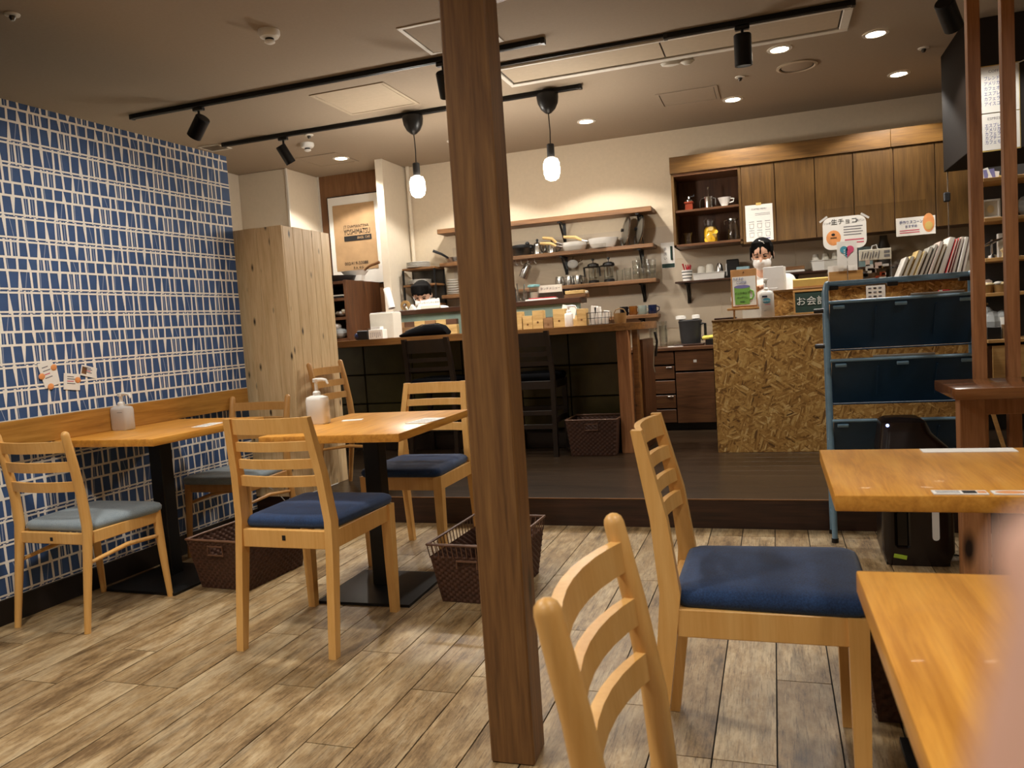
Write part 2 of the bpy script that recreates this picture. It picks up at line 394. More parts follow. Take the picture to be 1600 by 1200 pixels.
# wallpaper partition
ang = math.atan2(.075, 1.66)
WY0, WL, WT = -2.4, 6.385, 2.22
wl = struct(MB().box(-.1, 0, 0, WL, 0, WT).build('wall_left', ['blue_paper'], loc=(-3.105-.045*(2.34-WY0), WY0, 0), rot=(0, 0, -ang)))
bs = MB().box(0, .012, 0, WL, 0, .105, b=.002).build('baseboard_left', 'baseboard_dark', wl); bs['kind'] = 'structure'
def wallpaper():
    m = MB(); rr = random.Random(3)
    X = .0012
    def q(y0t, y1t, y0b, y1b, zt, zb, x=X): m.quad((x, y0b, zb), (x, y1b, zb), (x, y1t, zt), (x, y0t, zt))
    mods = []
    # strips of one repeat: centre at top, centre at bottom, width at top, width at bottom
    base = [(.012, .014, .012, .012), (.022, .026, .004, .004), (.069, .067, .012, .0125), (.118, .121, .005, .024), (.168, .165, .0125, .012), (.181, .180, .005, .005), (.195, .196, .011, .011), (.212, .211, .005, .005),
            (.226, .228, .012, .012), (.274, .271, .012, .0125), (.322, .326, .021, .007), (.346, .362, .0035, .0035), (.381, .379, .012, .012)]
    for t in range(4):
        sh = 0; fl_ = t % 2; a = []
        for ut, ub, wt, wb in base:
            if fl_: ut, ub, wt, wb = ub, ut, wb, wt
            a.append((((ut+sh) % .40), ((ut+sh) % .40)+(ub-ut), wt, wb))
        mods.append((a, .40))
    z = 2.188; ht = [.057, .087, .1, .078]; kind = ['S', 'S', 'D', 'D']; k = 0
    rows = [(WT, z, 3)]
    lines = []
    while z > .1:
        lines.append((z, kind[k % 4])); z2 = z-ht[k % 4]; rows.append((z, z2, k % 4)); z = z2; k += 1
    for z, t in lines:
        if t == 'S': q(0, WL, 0, WL, z+.005, z-.005, X+.0004)
        else:
            q(0, WL, 0, WL, z+.012, z+.004, X+.0004); q(0, WL, 0, WL, z-.0045, z-.013, X+.0004)
    for n, (zt, zb, t) in enumerate(rows):
        a, per = mods[t]; o = (n*.147) % per - per
        zb = max(zb, .106)
        if zt <= zb: continue
        while o < WL:
            for ut, ub, wt, wb in a:
                y = o+ut; m.mi = int(wt < .006 and wb < .006)
                if 1.5 < y < WL-.03 and 1.5 < o+ub < WL-.03:
                    wt *= .88; wb *= .88; q(y-wt/2, y+wt/2, o+ub-wb/2, o+ub+wb/2, zt, zb)
            o += per
    return m.build('wallpaper_print', ['cream_paper', 'lilac_paper'], wl, smooth=0)
wallpaper()
# oak backrest board on the wallpaper
bk = MB().box(0, .028, 0, 3.05, 0, .112, b=.002).build('backrest_board', 'board_oak', loc=(-3.063-.045*(2.9-.85)+.012, .87, .735), rot=(0, 0, -ang))
tag(bk, 'long amber oak backrest board fixed along the blue wallpaper', 'board')
for k, (y, z, a, w_, h_, lb) in enumerate(((2.676, 1.03, 14, .075, .115, 'tilted white shop card with bread pictures, left of three on the wallpaper'), (2.79, .985, -8, .085, .075, 'white shop card with one bun, middle of three on the wallpaper'), (2.885, 1.025, -16, .085, .05, 'small white card with dark photo, right of three on the wallpaper'))):
    t = thing('wall_card', lb, 'card', (-3.105+.045*(y-2.34)+.003, y, z), 0, 'cards on the wallpaper'); t.rotation_euler = (R_(a), 0, -ang)
    MB().box(0, .002, -w_/2, w_/2, -h_/2, h_/2).build('sheet', 'paper', t)
    for j in range(4): MB().box(.002, .0026, -w_*.3, w_*(.1+.1*(j % 2)), h_*(.28-.14*j), h_*(.28-.14*j)+.004).build('print_line', ('ink_grey', 'ink_red')[j == 2], t)
    for u, v in ([(-.036, -.0), (.034, .02), (-.01, -.056)], [(.03, .01)], [])[k]: MB().ell((.003, u, v), (.002, .016, .014), None, 10).build('bun_picture', 'peach', t)
    if k == 2: MB().box(.002, .0026, -.038, -.012, -.016, .018).build('photo', 'shelf_wood', t)
# plank box on the platform edge
pb = thing('plank_box', 'tall pale pine plank clad box beside the wallpaper wall', 'box', (-2.94, 4.34, PF))
MB().box(-.165, .165, -.25, .25, 0, 1.64).build('core', 'block_b', pb)
for k in range(4):
    x0 = -.18+k*.09; MB().box(x0+.001, x0+.089, -.264, -.25, 0, 1.645+.002*(k % 2), b=.0015).build('plank', 'plank_pine', pb)
for k in range(5):
    y0 = -.25+k*.1036; MB().box(.165, .18, y0+.001, y0+.1026, 0, 1.645+.002*(k % 2), b=.0015).build('plank', 'plank_pine', pb)
wi = MB(); wi.tube([(-.18+.02*i, -.27-.012*math.sin(i*.55), .09*math.cos(i*.18)+.015) for i in range(0, 13)]+[(.1, -.275, .006), (.185, -.24, .008), (.2, .1, .008)], .003, 6)
tag(wi.build('cable', 'white_plastic', loc=(-2.94, 4.34, PF)), 'thin white cable along the foot of the plank box', 'cable')

# ------------------------------------------------------------------ posts
pt = MB().box(-.0575, .0575, 0, .105, 0, CEIL, b=.004).build('wooden_post', 'post_wood', loc=(-.668, 1.793, 0), rot=(0, 0, R_(2)))
tag(pt, 'thick brown knotty timber post in the middle of the room', 'post')
for i, (x, lb) in enumerate(((.752, 'slim reddish timber post left of its twin behind brown counter'), (.868, 'slim reddish timber post at far right behind brown counter'))):
    tag(MB().box(.002, .046, 0, .046, 0, CEIL, b=.002).build('slim_post', 'slim_post', loc=(x, 3.54, 0)), lb, 'post', 'slim timber posts')

# ------------------------------------------------------------------ ceiling fittings
def track(x0, x1, y, lb, ends=True):
    t = thing('track_rail', lb, 'lighting track', ((x0+x1)/2, y, CEIL), 0, 'black lighting tracks'); L = (x1-x0)/2
    MB().box(-L, L, -.018, .018, -.03, -.0015, b=.002).build('rail', 'black_metal', t)
    MB().box(-L+.03, L-.03, -.006, .006, -.0325, -.029).build('slot', 'dark_grey', t)
    for s in (-1, 1): MB().box(s*L-.012, s*L+.012, -.02, .02, -.034, -.001, b=.003).build('end_cap', 'black_plastic', t)
track(-4.10, -1.17, 4.42, 'long black lighting track crossing the ceiling behind the timber post')
track(-4.10, -1.18, 5.37, 'black lighting track that the two pendant lamps hang from')
track(-.52, .47, 4.70, 'black lighting track along the ceiling diffuser at upper right')
def tspot(x, y, aim, lb, power=60, L=.15, r=.048, drop=.09, size=55):
    t = thing('track_spotlight', lb, 'spotlight', (x, y, CEIL-.033), 0, 'black track spotlights')
    d = (Vector(aim)-Vector((x, y, CEIL-.033-drop))).normalized()
    MB().box(-.04, .04, -.016, .016, -.022, 0, b=.004).build('adapter', 'black_plastic', t)
    MB().tube([(0, 0, -.02), (0, 0, -drop+.02)], .008, 8).tube([(-.015, 0, -drop+.02), (.015, 0, -drop+.02)], .012, 8).build('stem', 'black_metal', t)
    Q = d.to_track_quat('-Z', 'Y').to_matrix().to_4x4(); c = Vector((0, 0, -drop-.02)) + d*.02
    T = Matrix.Translation(c) @ Q
    MB().lathe([(r*.9, L/2), (r, L/2-.006), (r, -L/2), (r*.86, -L/2), (r*.84, -L/2+.03)], T=T, seg=20, cap1=False).build('housing', 'black_metal', t)
    MB().lathe([(r*.8, -L/2+.022), (r*.8, -L/2+.025)], T=T, seg=16).build('lens', 'spot_glow', t)
    p = Vector((x, y, CEIL-.033)) + c + d*(L/2+.01)
    spot(p, p+d, power, size, .5, .03, name='track_lamp')
tspot(-3.55, 4.42, (-4.55, 4.62, 1.6), 'black track spotlight tilted left over the wallpaper wall', 60, size=70)
tspot(-3.55, 5.37, (-3.1, 6.1, 1.2), 'small black track spotlight left of the pendant lamps', 45, r=.04)
tspot(-1.79, 4.42, (-2.05, 5.6, 1.2), 'black track spotlight half hidden by the timber post', 40, r=.04)
tspot(-.10, 4.70, (-.10, 4.86, 1.2), 'black track spotlight hanging straight below the ceiling diffuser', 20, L=.17)
tspot(.915, 4.70, (1.28, 5.37, 2.05), 'black track spotlight at the upper right corner', 14, L=.17)
for x, y, lb in ((-2.44, 5.37, 'glowing globe pendant lamp left of the timber post'), (-1.415, 5.37, 'glowing globe pendant lamp right of the timber post')):
    t = thing('pendant_lamp', lb, 'lamp', (x, y, CEIL-.033), 0, 'black corded pendant lamps')
    MB().lathe([(.075, 0), (.076, -.02), (.07, -.06), (.05, -.1), (.022, -.125), (.012, -.13)], seg=24).build('canopy', 'black_plastic', t)
    MB().tube([(0, 0, -.125), (.004, 0, -.25), (0, 0, -.345)], .004, 6).build('cord', 'black_plastic', t)
    MB().lathe([(.02, -.335), (.026, -.34), (.026, -.425), (.022, -.43)], seg=16).build('socket', 'dark_grey', t)
    MB().lathe([(.022, -.43), (.044, -.44), (.055, -.465), (.057, -.5), (.056, -.535), (.046, -.568), (.025, -.583), (.004, -.586)], seg=24).build('bulb', 'bulb_glow', t)
    point((x, y, CEIL-.033-.68), 14, .07)
for (x, y), lb in zip(DOWN, ('round recessed ceiling downlight hidden behind the thick timber post', 'round recessed ceiling downlight in front of the wood panelled wall', 'round recessed ceiling downlight just right of the right pendant lamp', 'round recessed ceiling downlight nearest the open shelf of the wall cabinets', 'round recessed ceiling downlight near the dark hanging box', 'round recessed ceiling downlight behind the hanging track spotlight', 'round recessed ceiling downlight at upper right below the track')):
    t = thing('downlight', lb, 'ceiling light', (x, y, CEIL), 0, 'recessed downlights')
    MB().lathe([(.075, -.001), (.075, -.006), (.055, -.008), (.052, -.002)], seg=24, cap0=False, cap1=False).build('trim_ring', 'white_trim', t)
    MB().lathe([(.053, -.0025), (.05, -.005)], seg=20).build('lamp_lens', 'down_glow', t)
def smoke(x, y, lb, r=.055):
    t = thing('smoke_detector', lb, 'smoke detector', (x, y, CEIL), 0, 'ceiling smoke detectors')
    MB().lathe([(r, 0), (r*1.02, -.02), (r*.85, -.035), (r*.55, -.04)], seg=24).build('base', 'white_plastic', t)
    MB().lathe([(r*.42, -.04), (r*.42, -.052)], seg=16).build('sensor_gap', 'black_plastic', t)
    MB().lathe([(r*.5, -.052), (r*.5, -.06), (r*.3, -.066)], seg=16).build('sensor', 'white_plastic', t)
smoke(-2.424, 3.62, 'white round smoke detector alone on the ceiling at upper left')
smoke(-3.57, 5.74, 'white round smoke detector beside the small track spotlight')
for x, y, lb in ((-3.33, 2.90, 'small ceiling sprinkler head at the upper left corner of the photo'), (-.151, 5.79, 'small ceiling sprinkler head left of the round ceiling speaker'), (.985, 5.79, 'small ceiling sprinkler head right of the round ceiling speaker'), (-3.41, 5.52, 'flat round ceiling cap beside the small track spotlight')):
    t = thing('sprinkler', lb, 'sprinkler', (x, y, CEIL), 0, 'ceiling sprinkler heads')
    MB().lathe([(.035, 0), (.033, -.006), (.02, -.008)], seg=16).build('escutcheon', 'white_trim', t)
    MB().lathe([(.013, -.008), (.016, -.016), (.008, -.03)], seg=12).build('nozzle', 'dark_steel', t)
sp = thing('ceiling_speaker', 'round grey speaker grille flush in the ceiling', 'speaker', (.217, 5.747, CEIL))
MB().lathe([(.13, 0), (.132, -.008), (.115, -.012), (.108, -.006)], seg=32, cap0=False, cap1=False).build('rim', 'ceiling_panel', sp)
MB().lathe([(.1, -.004), (.085, -.009), (.02, -.011)], seg=32).build('grille', 'ceiling_paint', sp)
MB().lathe([(.112, -.003), (.1, -.0035)], seg=32, cap0=False, cap1=False).build('groove', 'dark_grey', sp)
def access(x0, x1, y0, y1, lb, fr='ceiling_panel', pn='ceiling_panel'):
    t = thing('access_panel', lb, 'ceiling panel', ((x0+x1)/2, (y0+y1)/2, CEIL), 0, 'ceiling access panels'); a, b = (x1-x0)/2, (y1-y0)/2
    m = MB()
    for q in ((-a, a, -b, -b+.025), (-a, a, b-.025, b), (-a, -a+.025, -b+.025, b-.025), (a-.025, a, -b+.025, b-.025)): m.box(*q, -.006, -.0005, b=.0015)
    m.build('frame', fr, t); MB().box(-a+.03, a-.03, -b+.03, b-.03, -.004, -.0005).build('hatch', pn, t)
    MB().box(-a+.025, a-.025, -b+.025, b-.025, -.0012, -.0002).build('gap', 'dark_grey', t)
access(-2.85, -2.3, 4.65, 5.2, 'pale square ceiling hatch between the two left tracks')
access(-1.83, -1.38, 3.90, 4.35, 'square ceiling hatch with bright white frame behind the timber post', 'white_trim', 'ceiling_paint')
access(-3.96, -3.55, 6.14, 6.56, 'square ceiling hatch before the wood panelled wall', 'ceiling_paint', 'ceiling_paint')
access(-.75, -.31, 5.90, 6.28, 'faint square ceiling hatch left of the ceiling speaker', 'ceiling_paint', 'ceiling_paint')
vt = thing('ceiling_vent', 'small slatted vent in the ceiling above the wallpaper end', 'vent', (-4.25, 5.45, CEIL))
m = MB()
for q in ((-.1, .1, -.09, -.075), (-.1, .1, .075, .09), (-.1, -.085, -.075, .075), (.085, .1, -.075, .075)): m.box(*q, -.006, 0, b=.001)
m.build('frame', 'white_trim', vt); MB().box(-.085, .085, -.075, .075, -.001, 0).build('dark_duct', 'dark_grey', vt)
for k in range(7): MB().box(-.085, .085, -.07+k*.021, -.063+k*.021, -.005, -.0015).build('slat', 'ceiling_paint', vt)
ld = thing('ceiling_diffuser', 'long white framed air diffuser recessed in the ceiling at upper right', 'air diffuser', (-.57, 4.95, CEIL))
m = MB()
for q in ((-1.03, 1.05, -.19, -.165), (-1.03, 1.05, .15, .2), (-1.03, -1.0, -.165, .15), (1.0, 1.05, -.165, .15)): m.box(*q, -.016, -.001, b=.003)
m.build('frame', 'white_trim', ld)
for a, b in ((-.99, -.002), (.006, .99)): MB().box(a, b, -.15, .13, -.01, -.003, b=.002).build('panel', 'ceiling_panel', ld)
MB().box(-1.0, 1.0, -.165, .15, -.0025, -.0005).build('dark_slot', 'dark_grey', ld)
MB().box(-1.03, .05, -.262, -.244, -.02, -.0015, b=.002).build('thin_rail', 'black_metal', ld)
ft = MB(); ft.lathe([(.02, 0), (.03, -.012), (.025, -.03), (.012, -.036)], (-.03, 0, 0), 10, sx=2.2, sy=.8).lathe([(.015, 0), (.022, -.02), (.008, -.04)], (.07, .01, 0), 10, sx=2.2)
tag(ft.build('peeling_tape', 'off_white', loc=(-.52, 5.19, CEIL)), 'crumpled pale tape peeling off the diffuser edge', 'tape')
fl2 = MB().prism([(0, 0), (.02, -.07), (.12, -.045), (.26, -.03), (.1, -.012)], 'Y', -.05, .05)
tag(fl2.build('ceiling_flap', 'shelf_wood', loc=(-1.43, 3.72, CEIL)), 'small dark pointed flap hanging from the ceiling right of the post', 'ceiling flap')
# dark hanging box with menu sheets
hb = thing('hanging_box', 'dark brown boxed soffit hanging from the ceiling at upper right', 'soffit', (1.6, 5.7, CEIL))
MB().box(-.47, .6, -.33, .35, -.765, -.0015, b=.003).build('body', 'fascia', hb)
MB().box(-.47, .6, -.334, -.33, -.765, -.0015).build('front_panel', 'fascia_front', hb)
def menu(x, z, w_, h_, lb, title, rows, edge='gold_paper', ro=R_(0)):
    t = thing('menu_sheet', lb, 'menu', (x, 5.362, z), ro, 'handwritten menu sheets')
    MB().box(0, w_, -.004, .002, 0, h_, b=.001).build('sheet', 'paper', t)
    MB().box(-.004, w_+.004, -.001, .003, -.006, h_+.006).build('backing', edge, t)
    text(title, .022, (w_*.5, -.005, h_-.03), 'ink_grey', t)
    n = len(rows)
    for k, s in enumerate(rows):
        z_ = h_-.07-k*(h_-.09)/n
        text(s, .026, (.055, -.005, z_), 'ink_blue', t, align='LEFT', sx=.8)
        MB().lathe([(.011, 0), (.011, .002)], T=Matrix.Translation((.03, -.004, z_)) @ Matrix.Rotation(R_(90), 4, 'X'), seg=10).build('dot', ('ink_blue', 'ink_red')[k % 3 == 0], t)
menu(1.165, 2.17, .235, .265, 'upper white handwritten menu sheet between the two slim posts', 'COFFEE', ['ブレンド Hot', 'アメリカン', 'カフェオレ', 'エスプレッソ', 'カフェラテ', 'アイスコーヒー'])
menu(1.165, 1.955, .235, .21, 'lower white handwritten menu sheet between the two slim posts', 'ESPRESSO', ['エスプレッソ', 'アメリカーノ', 'カフェラテ', 'カプチーノ', 'カフェモカ'])
menu(1.47, 2.27, .2, .11, 'small red bordered menu sheet right of the right slim post', 'SET', ['ケーキ', 'ドリンク'], 'red_plastic')
menu(1.47, 2.03, .2, .22, 'yellow bordered menu sheet right of the right slim post', 'FOOD', ['カレー', 'パスタ', 'トースト', 'サンド', 'サラダ'])
ts = thing('takeout_sign', 'white poster lettered TA at the right edge below the menus', 'sign', (1.48, 5.36, 1.80))
MB().box(0, .22, -.004, .002, 0, .2, b=.001).build('sheet', 'paper', ts); text('TAKE OUT', .06, (.012, -.005, .12), 'ink_black', ts, align='LEFT')
MB().lathe([(.025, 0), (.025, .002)], T=Matrix.Translation((.04, -.004, .07)) @ Matrix.Rotation(R_(90), 4, 'X'), seg=16).build('green_dot', 'mug_green', ts); text('OK', .03, (.06, -.005, .025), 'ink_red', ts, align='LEFT')
wrs = MB().tube([(0, -.345, -.29), (.16, -.345, -.24)], .003, 6); wrs.build('slung_cord', 'white_plastic', hb, loc=(-.21, 0, 0))

# ------------------------------------------------------------------ chairs
def cushion(m, hw0, hw1, y0, y1, z0, z1, rc=.035, n=5):
    def outline(ins, z):
        P = []
        for (sx, sy, a0) in ((1, 1, 0), (-1, 1, 90), (-1, -1, 180), (1, -1, 270)):
            hw = (hw1 if sy > 0 else hw0)-ins; yy = (y1-ins) if sy > 0 else (y0+ins); r = max(.004, rc-ins*.3)
            for k in range(n+1):
                a = R_(a0+90*k/n); P.append((sx*(hw-r)+r*math.cos(a), yy-sy*r+r*math.sin(a), z))
        return m.ring(P)
    t = z1-z0
    m.skin([outline(.006, z0), outline(0, z0+t*.22), outline(-.002, z0+t*.5), outline(.004, z0+t*.75), outline(.018, z0+t*.92), outline(.05, z0+t), outline(.12, z0+t*1.07)])
    return m
def slat_bm(z0, z1, xs, yf, bow=.026, th=.015, n=8):
    m = MB(); P = []
    for k in range(n+1):
        u = -1+2*k/n; zc = (z0+z1)/2
        P.append(((u*xs, yf(zc)-bow*(1-u*u), zc), (0, 1, 0), (0, -.12, 1), th, z1-z0))
    return m.sweep(P, None)
def lerp_path(pts, z):
    for a, b in zip(pts, pts[1:]):
        if a[2] <= z <= b[2]:
            f = (z-a[2])/(b[2]-a[2]); return a[0]+(b[0]-a[0])*f, a[1]+(b[1]-a[1])*f
    return pts[-1][0], pts[-1][1]
def chair_square(label, loc, rz, group='square legged dining chairs', seat='navy_fabric', wd='beech', name='dining_chair'):
    t = thing(name, label, 'chair', loc, rz, group)
    pts = [(.193, 0, 0, .03), (.19, .045, .36, .043), (.187, .057, .47, .047), (.176, .038, .64, .039), (.160, -.006, .845, .025)]
    for s in (-1, 1):
        m = MB(); m.sweep([((s*x, y, z), (1, 0, 0), (0, 1, 0), .029, d) for x, y, z, d in pts], None); m.build('back_leg', wd, t, smooth=50)
        m = MB(); m.sweep([((s*.190, .452, z), (1, 0, 0), (0, 1, 0), a, a) for z, a in ((0, .030), (.2, .037), (.438, .042))], None); m.build('front_leg', wd, t, smooth=50)
        MB().box(s*.19-.011, s*.19+.011, .07, .436, .372, .437, b=.002).build('side_rail', wd, t)
    yf = lambda z: lerp_path(pts, z)[1]+.004
    for z0, z1 in ((.596, .634), (.661, .695), (.725, .759), (.788, .843)):
        slat_bm(z0, z1, lerp_path(pts, (z0+z1)/2)[0]-.012, yf).build('slat', wd, t, smooth=50)
    MB().box(-.176, .176, .036, .058, .372, .437, b=.002).build('back_rail', wd, t)
    MB().box(-.172, .172, .444, .464, .372, .437, b=.002).build('front_rail', wd, t)
    MB().box(-.007, .007, .0345, .0375, .40, .418).build('maker_tag', 'black_plastic', t)
    cushion(MB(), .192, .207, .062, .485, .437, .482).build('seat_cushion', seat, t, smooth=60)
    return t
def chair_round(label, loc, rz, group='round legged dining chairs', seat='grey_fabric', wd='beech'):
    t = thing('dining_chair', label, 'chair', loc, rz, group)
    pts = [(.19, 0, 0), (.186, .04, .30), (.184, .054, .42), (.182, .045, .54), (.183, .022, .68), (.185, -.006, .812)]
    for s in (-1, 1):
        MB().tube([(s*x, y, z) for x, y, z in pts], [.0125, .018, .0205, .020, .018, .016], 12, dome=True).build('back_leg', wd, t, smooth=60)
        MB().tube([(s*.195, .44, 0), (s*.19, .425, .2), (s*.184, .415, .398)], [.0125, .017, .02], 12).build('front_leg', wd, t, smooth=60)
        MB().tube([(s*.186, .04, .272), (s*.187, .24, .295), (s*.188, .42, .285)], [.008, .0105, .008], 8).build('stretcher', wd, t, smooth=60)
        MB().box(s*.184-.01, s*.184+.01, .07, .405, .345, .395, b=.003).build('side_rail', wd, t)
    yf = lambda z: lerp_path(pts, z)[1]
    for z0, z1 in ((.566, .606), (.648, .688), (.727, .772)):
        slat_bm(z0, z1, .178, yf, .034, .016).build('slat', wd, t, smooth=50)
    MB().box(-.172, .172, .042, .062, .345, .392, b=.003).build('back_rail', wd, t)
    MB().box(-.168, .168, .405, .425, .345, .392, b=.003).build('front_rail', wd, t)
    MB().box(-.007, .007, .0405, .0435, .358, .373).build('maker_tag', 'black_plastic', t)
    cushion(MB(), .185, .208, .06, .455, .392, .436, .05).build('seat_cushion', seat, t, smooth=60)
    return t
chair_round('round legged chair with light blue grey seat by the wallpaper, back to us', (-2.82, 2.335, 0), R_(-1))
chair_round('round legged chair with grey seat beyond the wallpaper table, facing us', (-2.785, 3.76, 0), R_(180), wd='beech_dark')
chair_square('square legged chair with navy seat at the front of the middle table', (-1.68, 2.30, 0), R_(-1))
chair_square('square legged chair with navy seat across the middle table, facing us', (-1.69, 3.75, 0), R_(180))
chair_round('round legged chair standing on the raised floor against the plank box', (-2.71, 4.36, PF), R_(-90), seat='navy_fabric', wd='beech_dark')
chair_square('square legged chair with navy seat seen side on at the right tables', (-.305, 1.965, 0), R_(-90))
chair_round('round legged chair nearest the camera with its rounded post tops', (-.237, .965, 0), R_(-90), seat='navy_fabric')
def stool(label, loc):
    t = thing('bar_stool', label, 'bar stool', loc, 0, 'dark bar stools'); wd = 'stool_wood'
    pts = [(.185, -.02, 0), (.185, .0, .6), (.178, -.02, .75), (.172, -.06, .91)]
    for s in (-1, 1):
        MB().sweep([((s*x, y, z), (1, 0, 0), (0, 1, 0), .032, .036) for x, y, z in pts], None).build('back_leg', wd, t)
        MB().sweep([((s*.18, .36, 0), (1, 0, 0), (0, 1, 0), .03, .03), ((s*.178, .34, .55), (1, 0, 0), (0, 1, 0), .036, .036)], None).build('front_leg', wd, t)
        MB().box(s*.18-.01, s*.18+.01, .01, .35, .24, .28, b=.002).build('stretcher', wd, t)
        MB().box(s*.18-.011, s*.18+.011, .01, .34, .49, .55, b=.002).build('side_rail', wd, t)
    yf = lambda z: lerp_path(pts, z)[1]
    for z0, z1 in ((.66, .69), (.73, .76), (.80, .90)): slat_bm(z0, z1, .17, yf, .015, .018).build('slat', wd, t)
    for z in (.2, .3): MB().box(-.17, .17, -.01, .012, z, z+.035, b=.002).build('stretcher', wd, t)
    MB().box(-.17, .17, .33, .35, .30, .335, b=.002).build('foot_rest', wd, t)
    MB().box(-.17, .17, -.008, .012, .49, .55, b=.002).build('back_rail', wd, t)
    MB().box(-.17, .17, .33, .352, .49, .55, b=.002).build('front_rail', wd, t)
    cushion(MB(), .185, .19, .02, .39, .55, .605).build('seat_cushion', 'dark_seat', t, smooth=60)
stool('dark wooden bar stool at the counter left of the timber post', (-2.47, 5.42, PF))
stool('dark wooden bar stool at the counter right of the timber post', (-1.70, 5.42, PF))

# ------------------------------------------------------------------ tables
def table(label, loc, wx, dy, rz=0, th=.032, hgt=.735, plate=.21, pole=(0, 0)):
    t = thing('cafe_table', label, 'table', loc, rz, 'oak topped cafe tables')
    MB().box(-wx/2, wx/2, -dy/2, dy/2, hgt-th, hgt, b=.003, seg=2).build('tabletop', 'table_oak', t)
    px_, py = pole
    MB().box(px_-.037, px_+.037, py-.037, py+.037, .02, hgt-th-.012, b=.004).build('pole', 'black_metal', t)
    MB().box(px_-.16, px_+.16, py-.16, py+.16, hgt-th-.012, hgt-th).build('support_plate', 'black_metal', t)
    m = MB(); a = plate
    m.skin([m.ring([(px_-k, py-k, z), (px_+k, py-k, z), (px_+k, py+k, z), (px_-k, py+k, z)]) for k, z in ((a, 0), (a, .012), (a-.02, .018), (.06, .03))])
    m.build('base_plate', 'black_metal', t)
table('oak cafe table against the blue wallpaper wall', (-2.757, 2.985, 0), .575, .73, R_(-1.5), pole=(-.04, 0))
table('oak cafe table in the middle of the left half of the room', (-1.655, 2.995, 0), .61, .77, R_(1.5))
table('oak cafe table far one of the two at right', (.45, 1.885, 0), .70, .53, pole=(.02, 0))
table('oak cafe table nearest the camera at lower right', (.46, .86, 0), .72, .60, R_(1), pole=(0, 0))
t5 = thing('brown_counter_table', 'glossy reddish brown side counter in front of the slim posts', 'counter', (.96, 3.31, 0))
MB().box(-.36, .5, -.195, .185, .742, .782, b=.003, seg=2).build('top', 'red_oak', t5)
MB().box(-.30, -.215, .04, .12, 0, .742, b=.002).build('leg', 'slim_post', t5)
MB().box(.36, .44, .04, .12, 0, .742, b=.002).build('leg', 'slim_post', t5)
MB().box(-.215, .36, .06, .1, .655, .735, b=.002).build('apron', 'slim_post', t5)

def pump_bottle(label, loc, w_, d_, h_, mat, ph, noz=1, rz=0, group=None, lbl=None):
    t = thing('pump_bottle', label, 'pump bottle', loc, rz, group)
    m = MB(); rr = []
    for f, z in ((.9, 0), (1, .006), (1, h_*.84), (.93, h_*.94), (.55, h_), (.42, h_*1.005)):
        P = []
        for (sx, sy, a0) in ((1, 1, 0), (-1, 1, 90), (-1, -1, 180), (1, -1, 270)):
            r = min(w_, d_)*.32*f
            for k in range(4):
                a = R_(a0+30*k); P.append((sx*(w_/2*f-r)+r*math.cos(a), sy*(d_/2*f-r)+r*math.sin(a), z))
        rr.append(m.ring(P))
    m.skin(rr).build('body', mat, t, smooth=50)
    MB().lathe([(.017, h_), (.017, h_+.014), (.012, h_+.02), (.0075, h_+.02), (.0075, ph-.012)], seg=14).build('collar', 'white_plastic', t)
    m = MB().lathe([(.014, ph-.016), (.015, ph-.002), (.010, ph)], seg=12)
    m.tube([(0, 0, ph-.007), (.03*noz, 0, ph-.005), (.052*noz, 0, ph-.009), (.060*noz, 0, ph-.026)], [.0085, .0075, .0065, .005], 8).build('pump_head', 'white_plastic', t)
    return t
b1 = pump_bottle('translucent pump bottle on the table against the wallpaper', (-2.972, 2.955, .735), .108, .06, .115, 'clear_bottle', .178, 1, group='pump bottles')
MB().box(-.0, .03, -.031, -.0302, .085, .087).build('print', 'ink_grey', b1)
pump_bottle('opaque white pump bottle on the middle table', (-1.915, 2.99, .735), .098, .06, .125, 'white_plastic', .2, 1, group='pump bottles')
def flat(name, label, cat, loc, w_, d_, rz=0, mat='paper', group=None, th=.002):
    t = thing(name, label, cat, loc, rz, group); MB().box(-w_/2, w_/2, -d_/2, d_/2, 0, th).build('sheet', mat, t); return t
Z7 = .7352
def lines(t, x0, x1, ys, z, mat='ink_grey', h=.004):
    for y in ys: MB().box(x0, x1, y, y+h, z, z+.0004).build('print_line', mat, t)
a = flat('menu_card', 'white menu card at the edge of the wallpaper table', 'menu card', (-2.56, 3.05, Z7), .075, .16, R_(8)); lines(a, -.03, .02, (-.06, -.03, 0, .03), .002)
a = flat('menu_card', 'white menu card at the right edge of the middle table', 'menu card', (-1.40, 2.99, Z7), .10, .17, R_(-4)); lines(a, -.04, .03, (-.06, -.03, 0, .03), .002)
a = flat('menu_card', 'white folded paper on the far right corner area of the middle table', 'menu card', (-1.80, 3.08, Z7), .09, .05, R_(20))
a['label'] = 'small white paper slip behind the opaque pump bottle'
a = flat('menu_sheet', 'long white sheet along the back of the far right table', 'menu sheet', (.43, 2.11, Z7), .2, .05)
a = flat('menu_card', 'small printed card with photo on the far right table front edge', 'menu card', (.32, 1.645, Z7), .092, .032); lines(a, -.04, .0, (-.008, 0, .008), .002, h=.002); MB().box(.005, .028, -.01, .012, .002, .0024).build('photo', 'ink_black', a); MB().box(.03, .044, -.008, .008, .002, .0024).build('photo', 'peach', a)
a = flat('menu_card', 'printed card with bread photo beside the small photo card', 'menu card', (.424, 1.645, Z7), .1, .032); MB().ell((-.02, 0, .002), (.026, .012, .0008)).build('photo', 'peach', a)

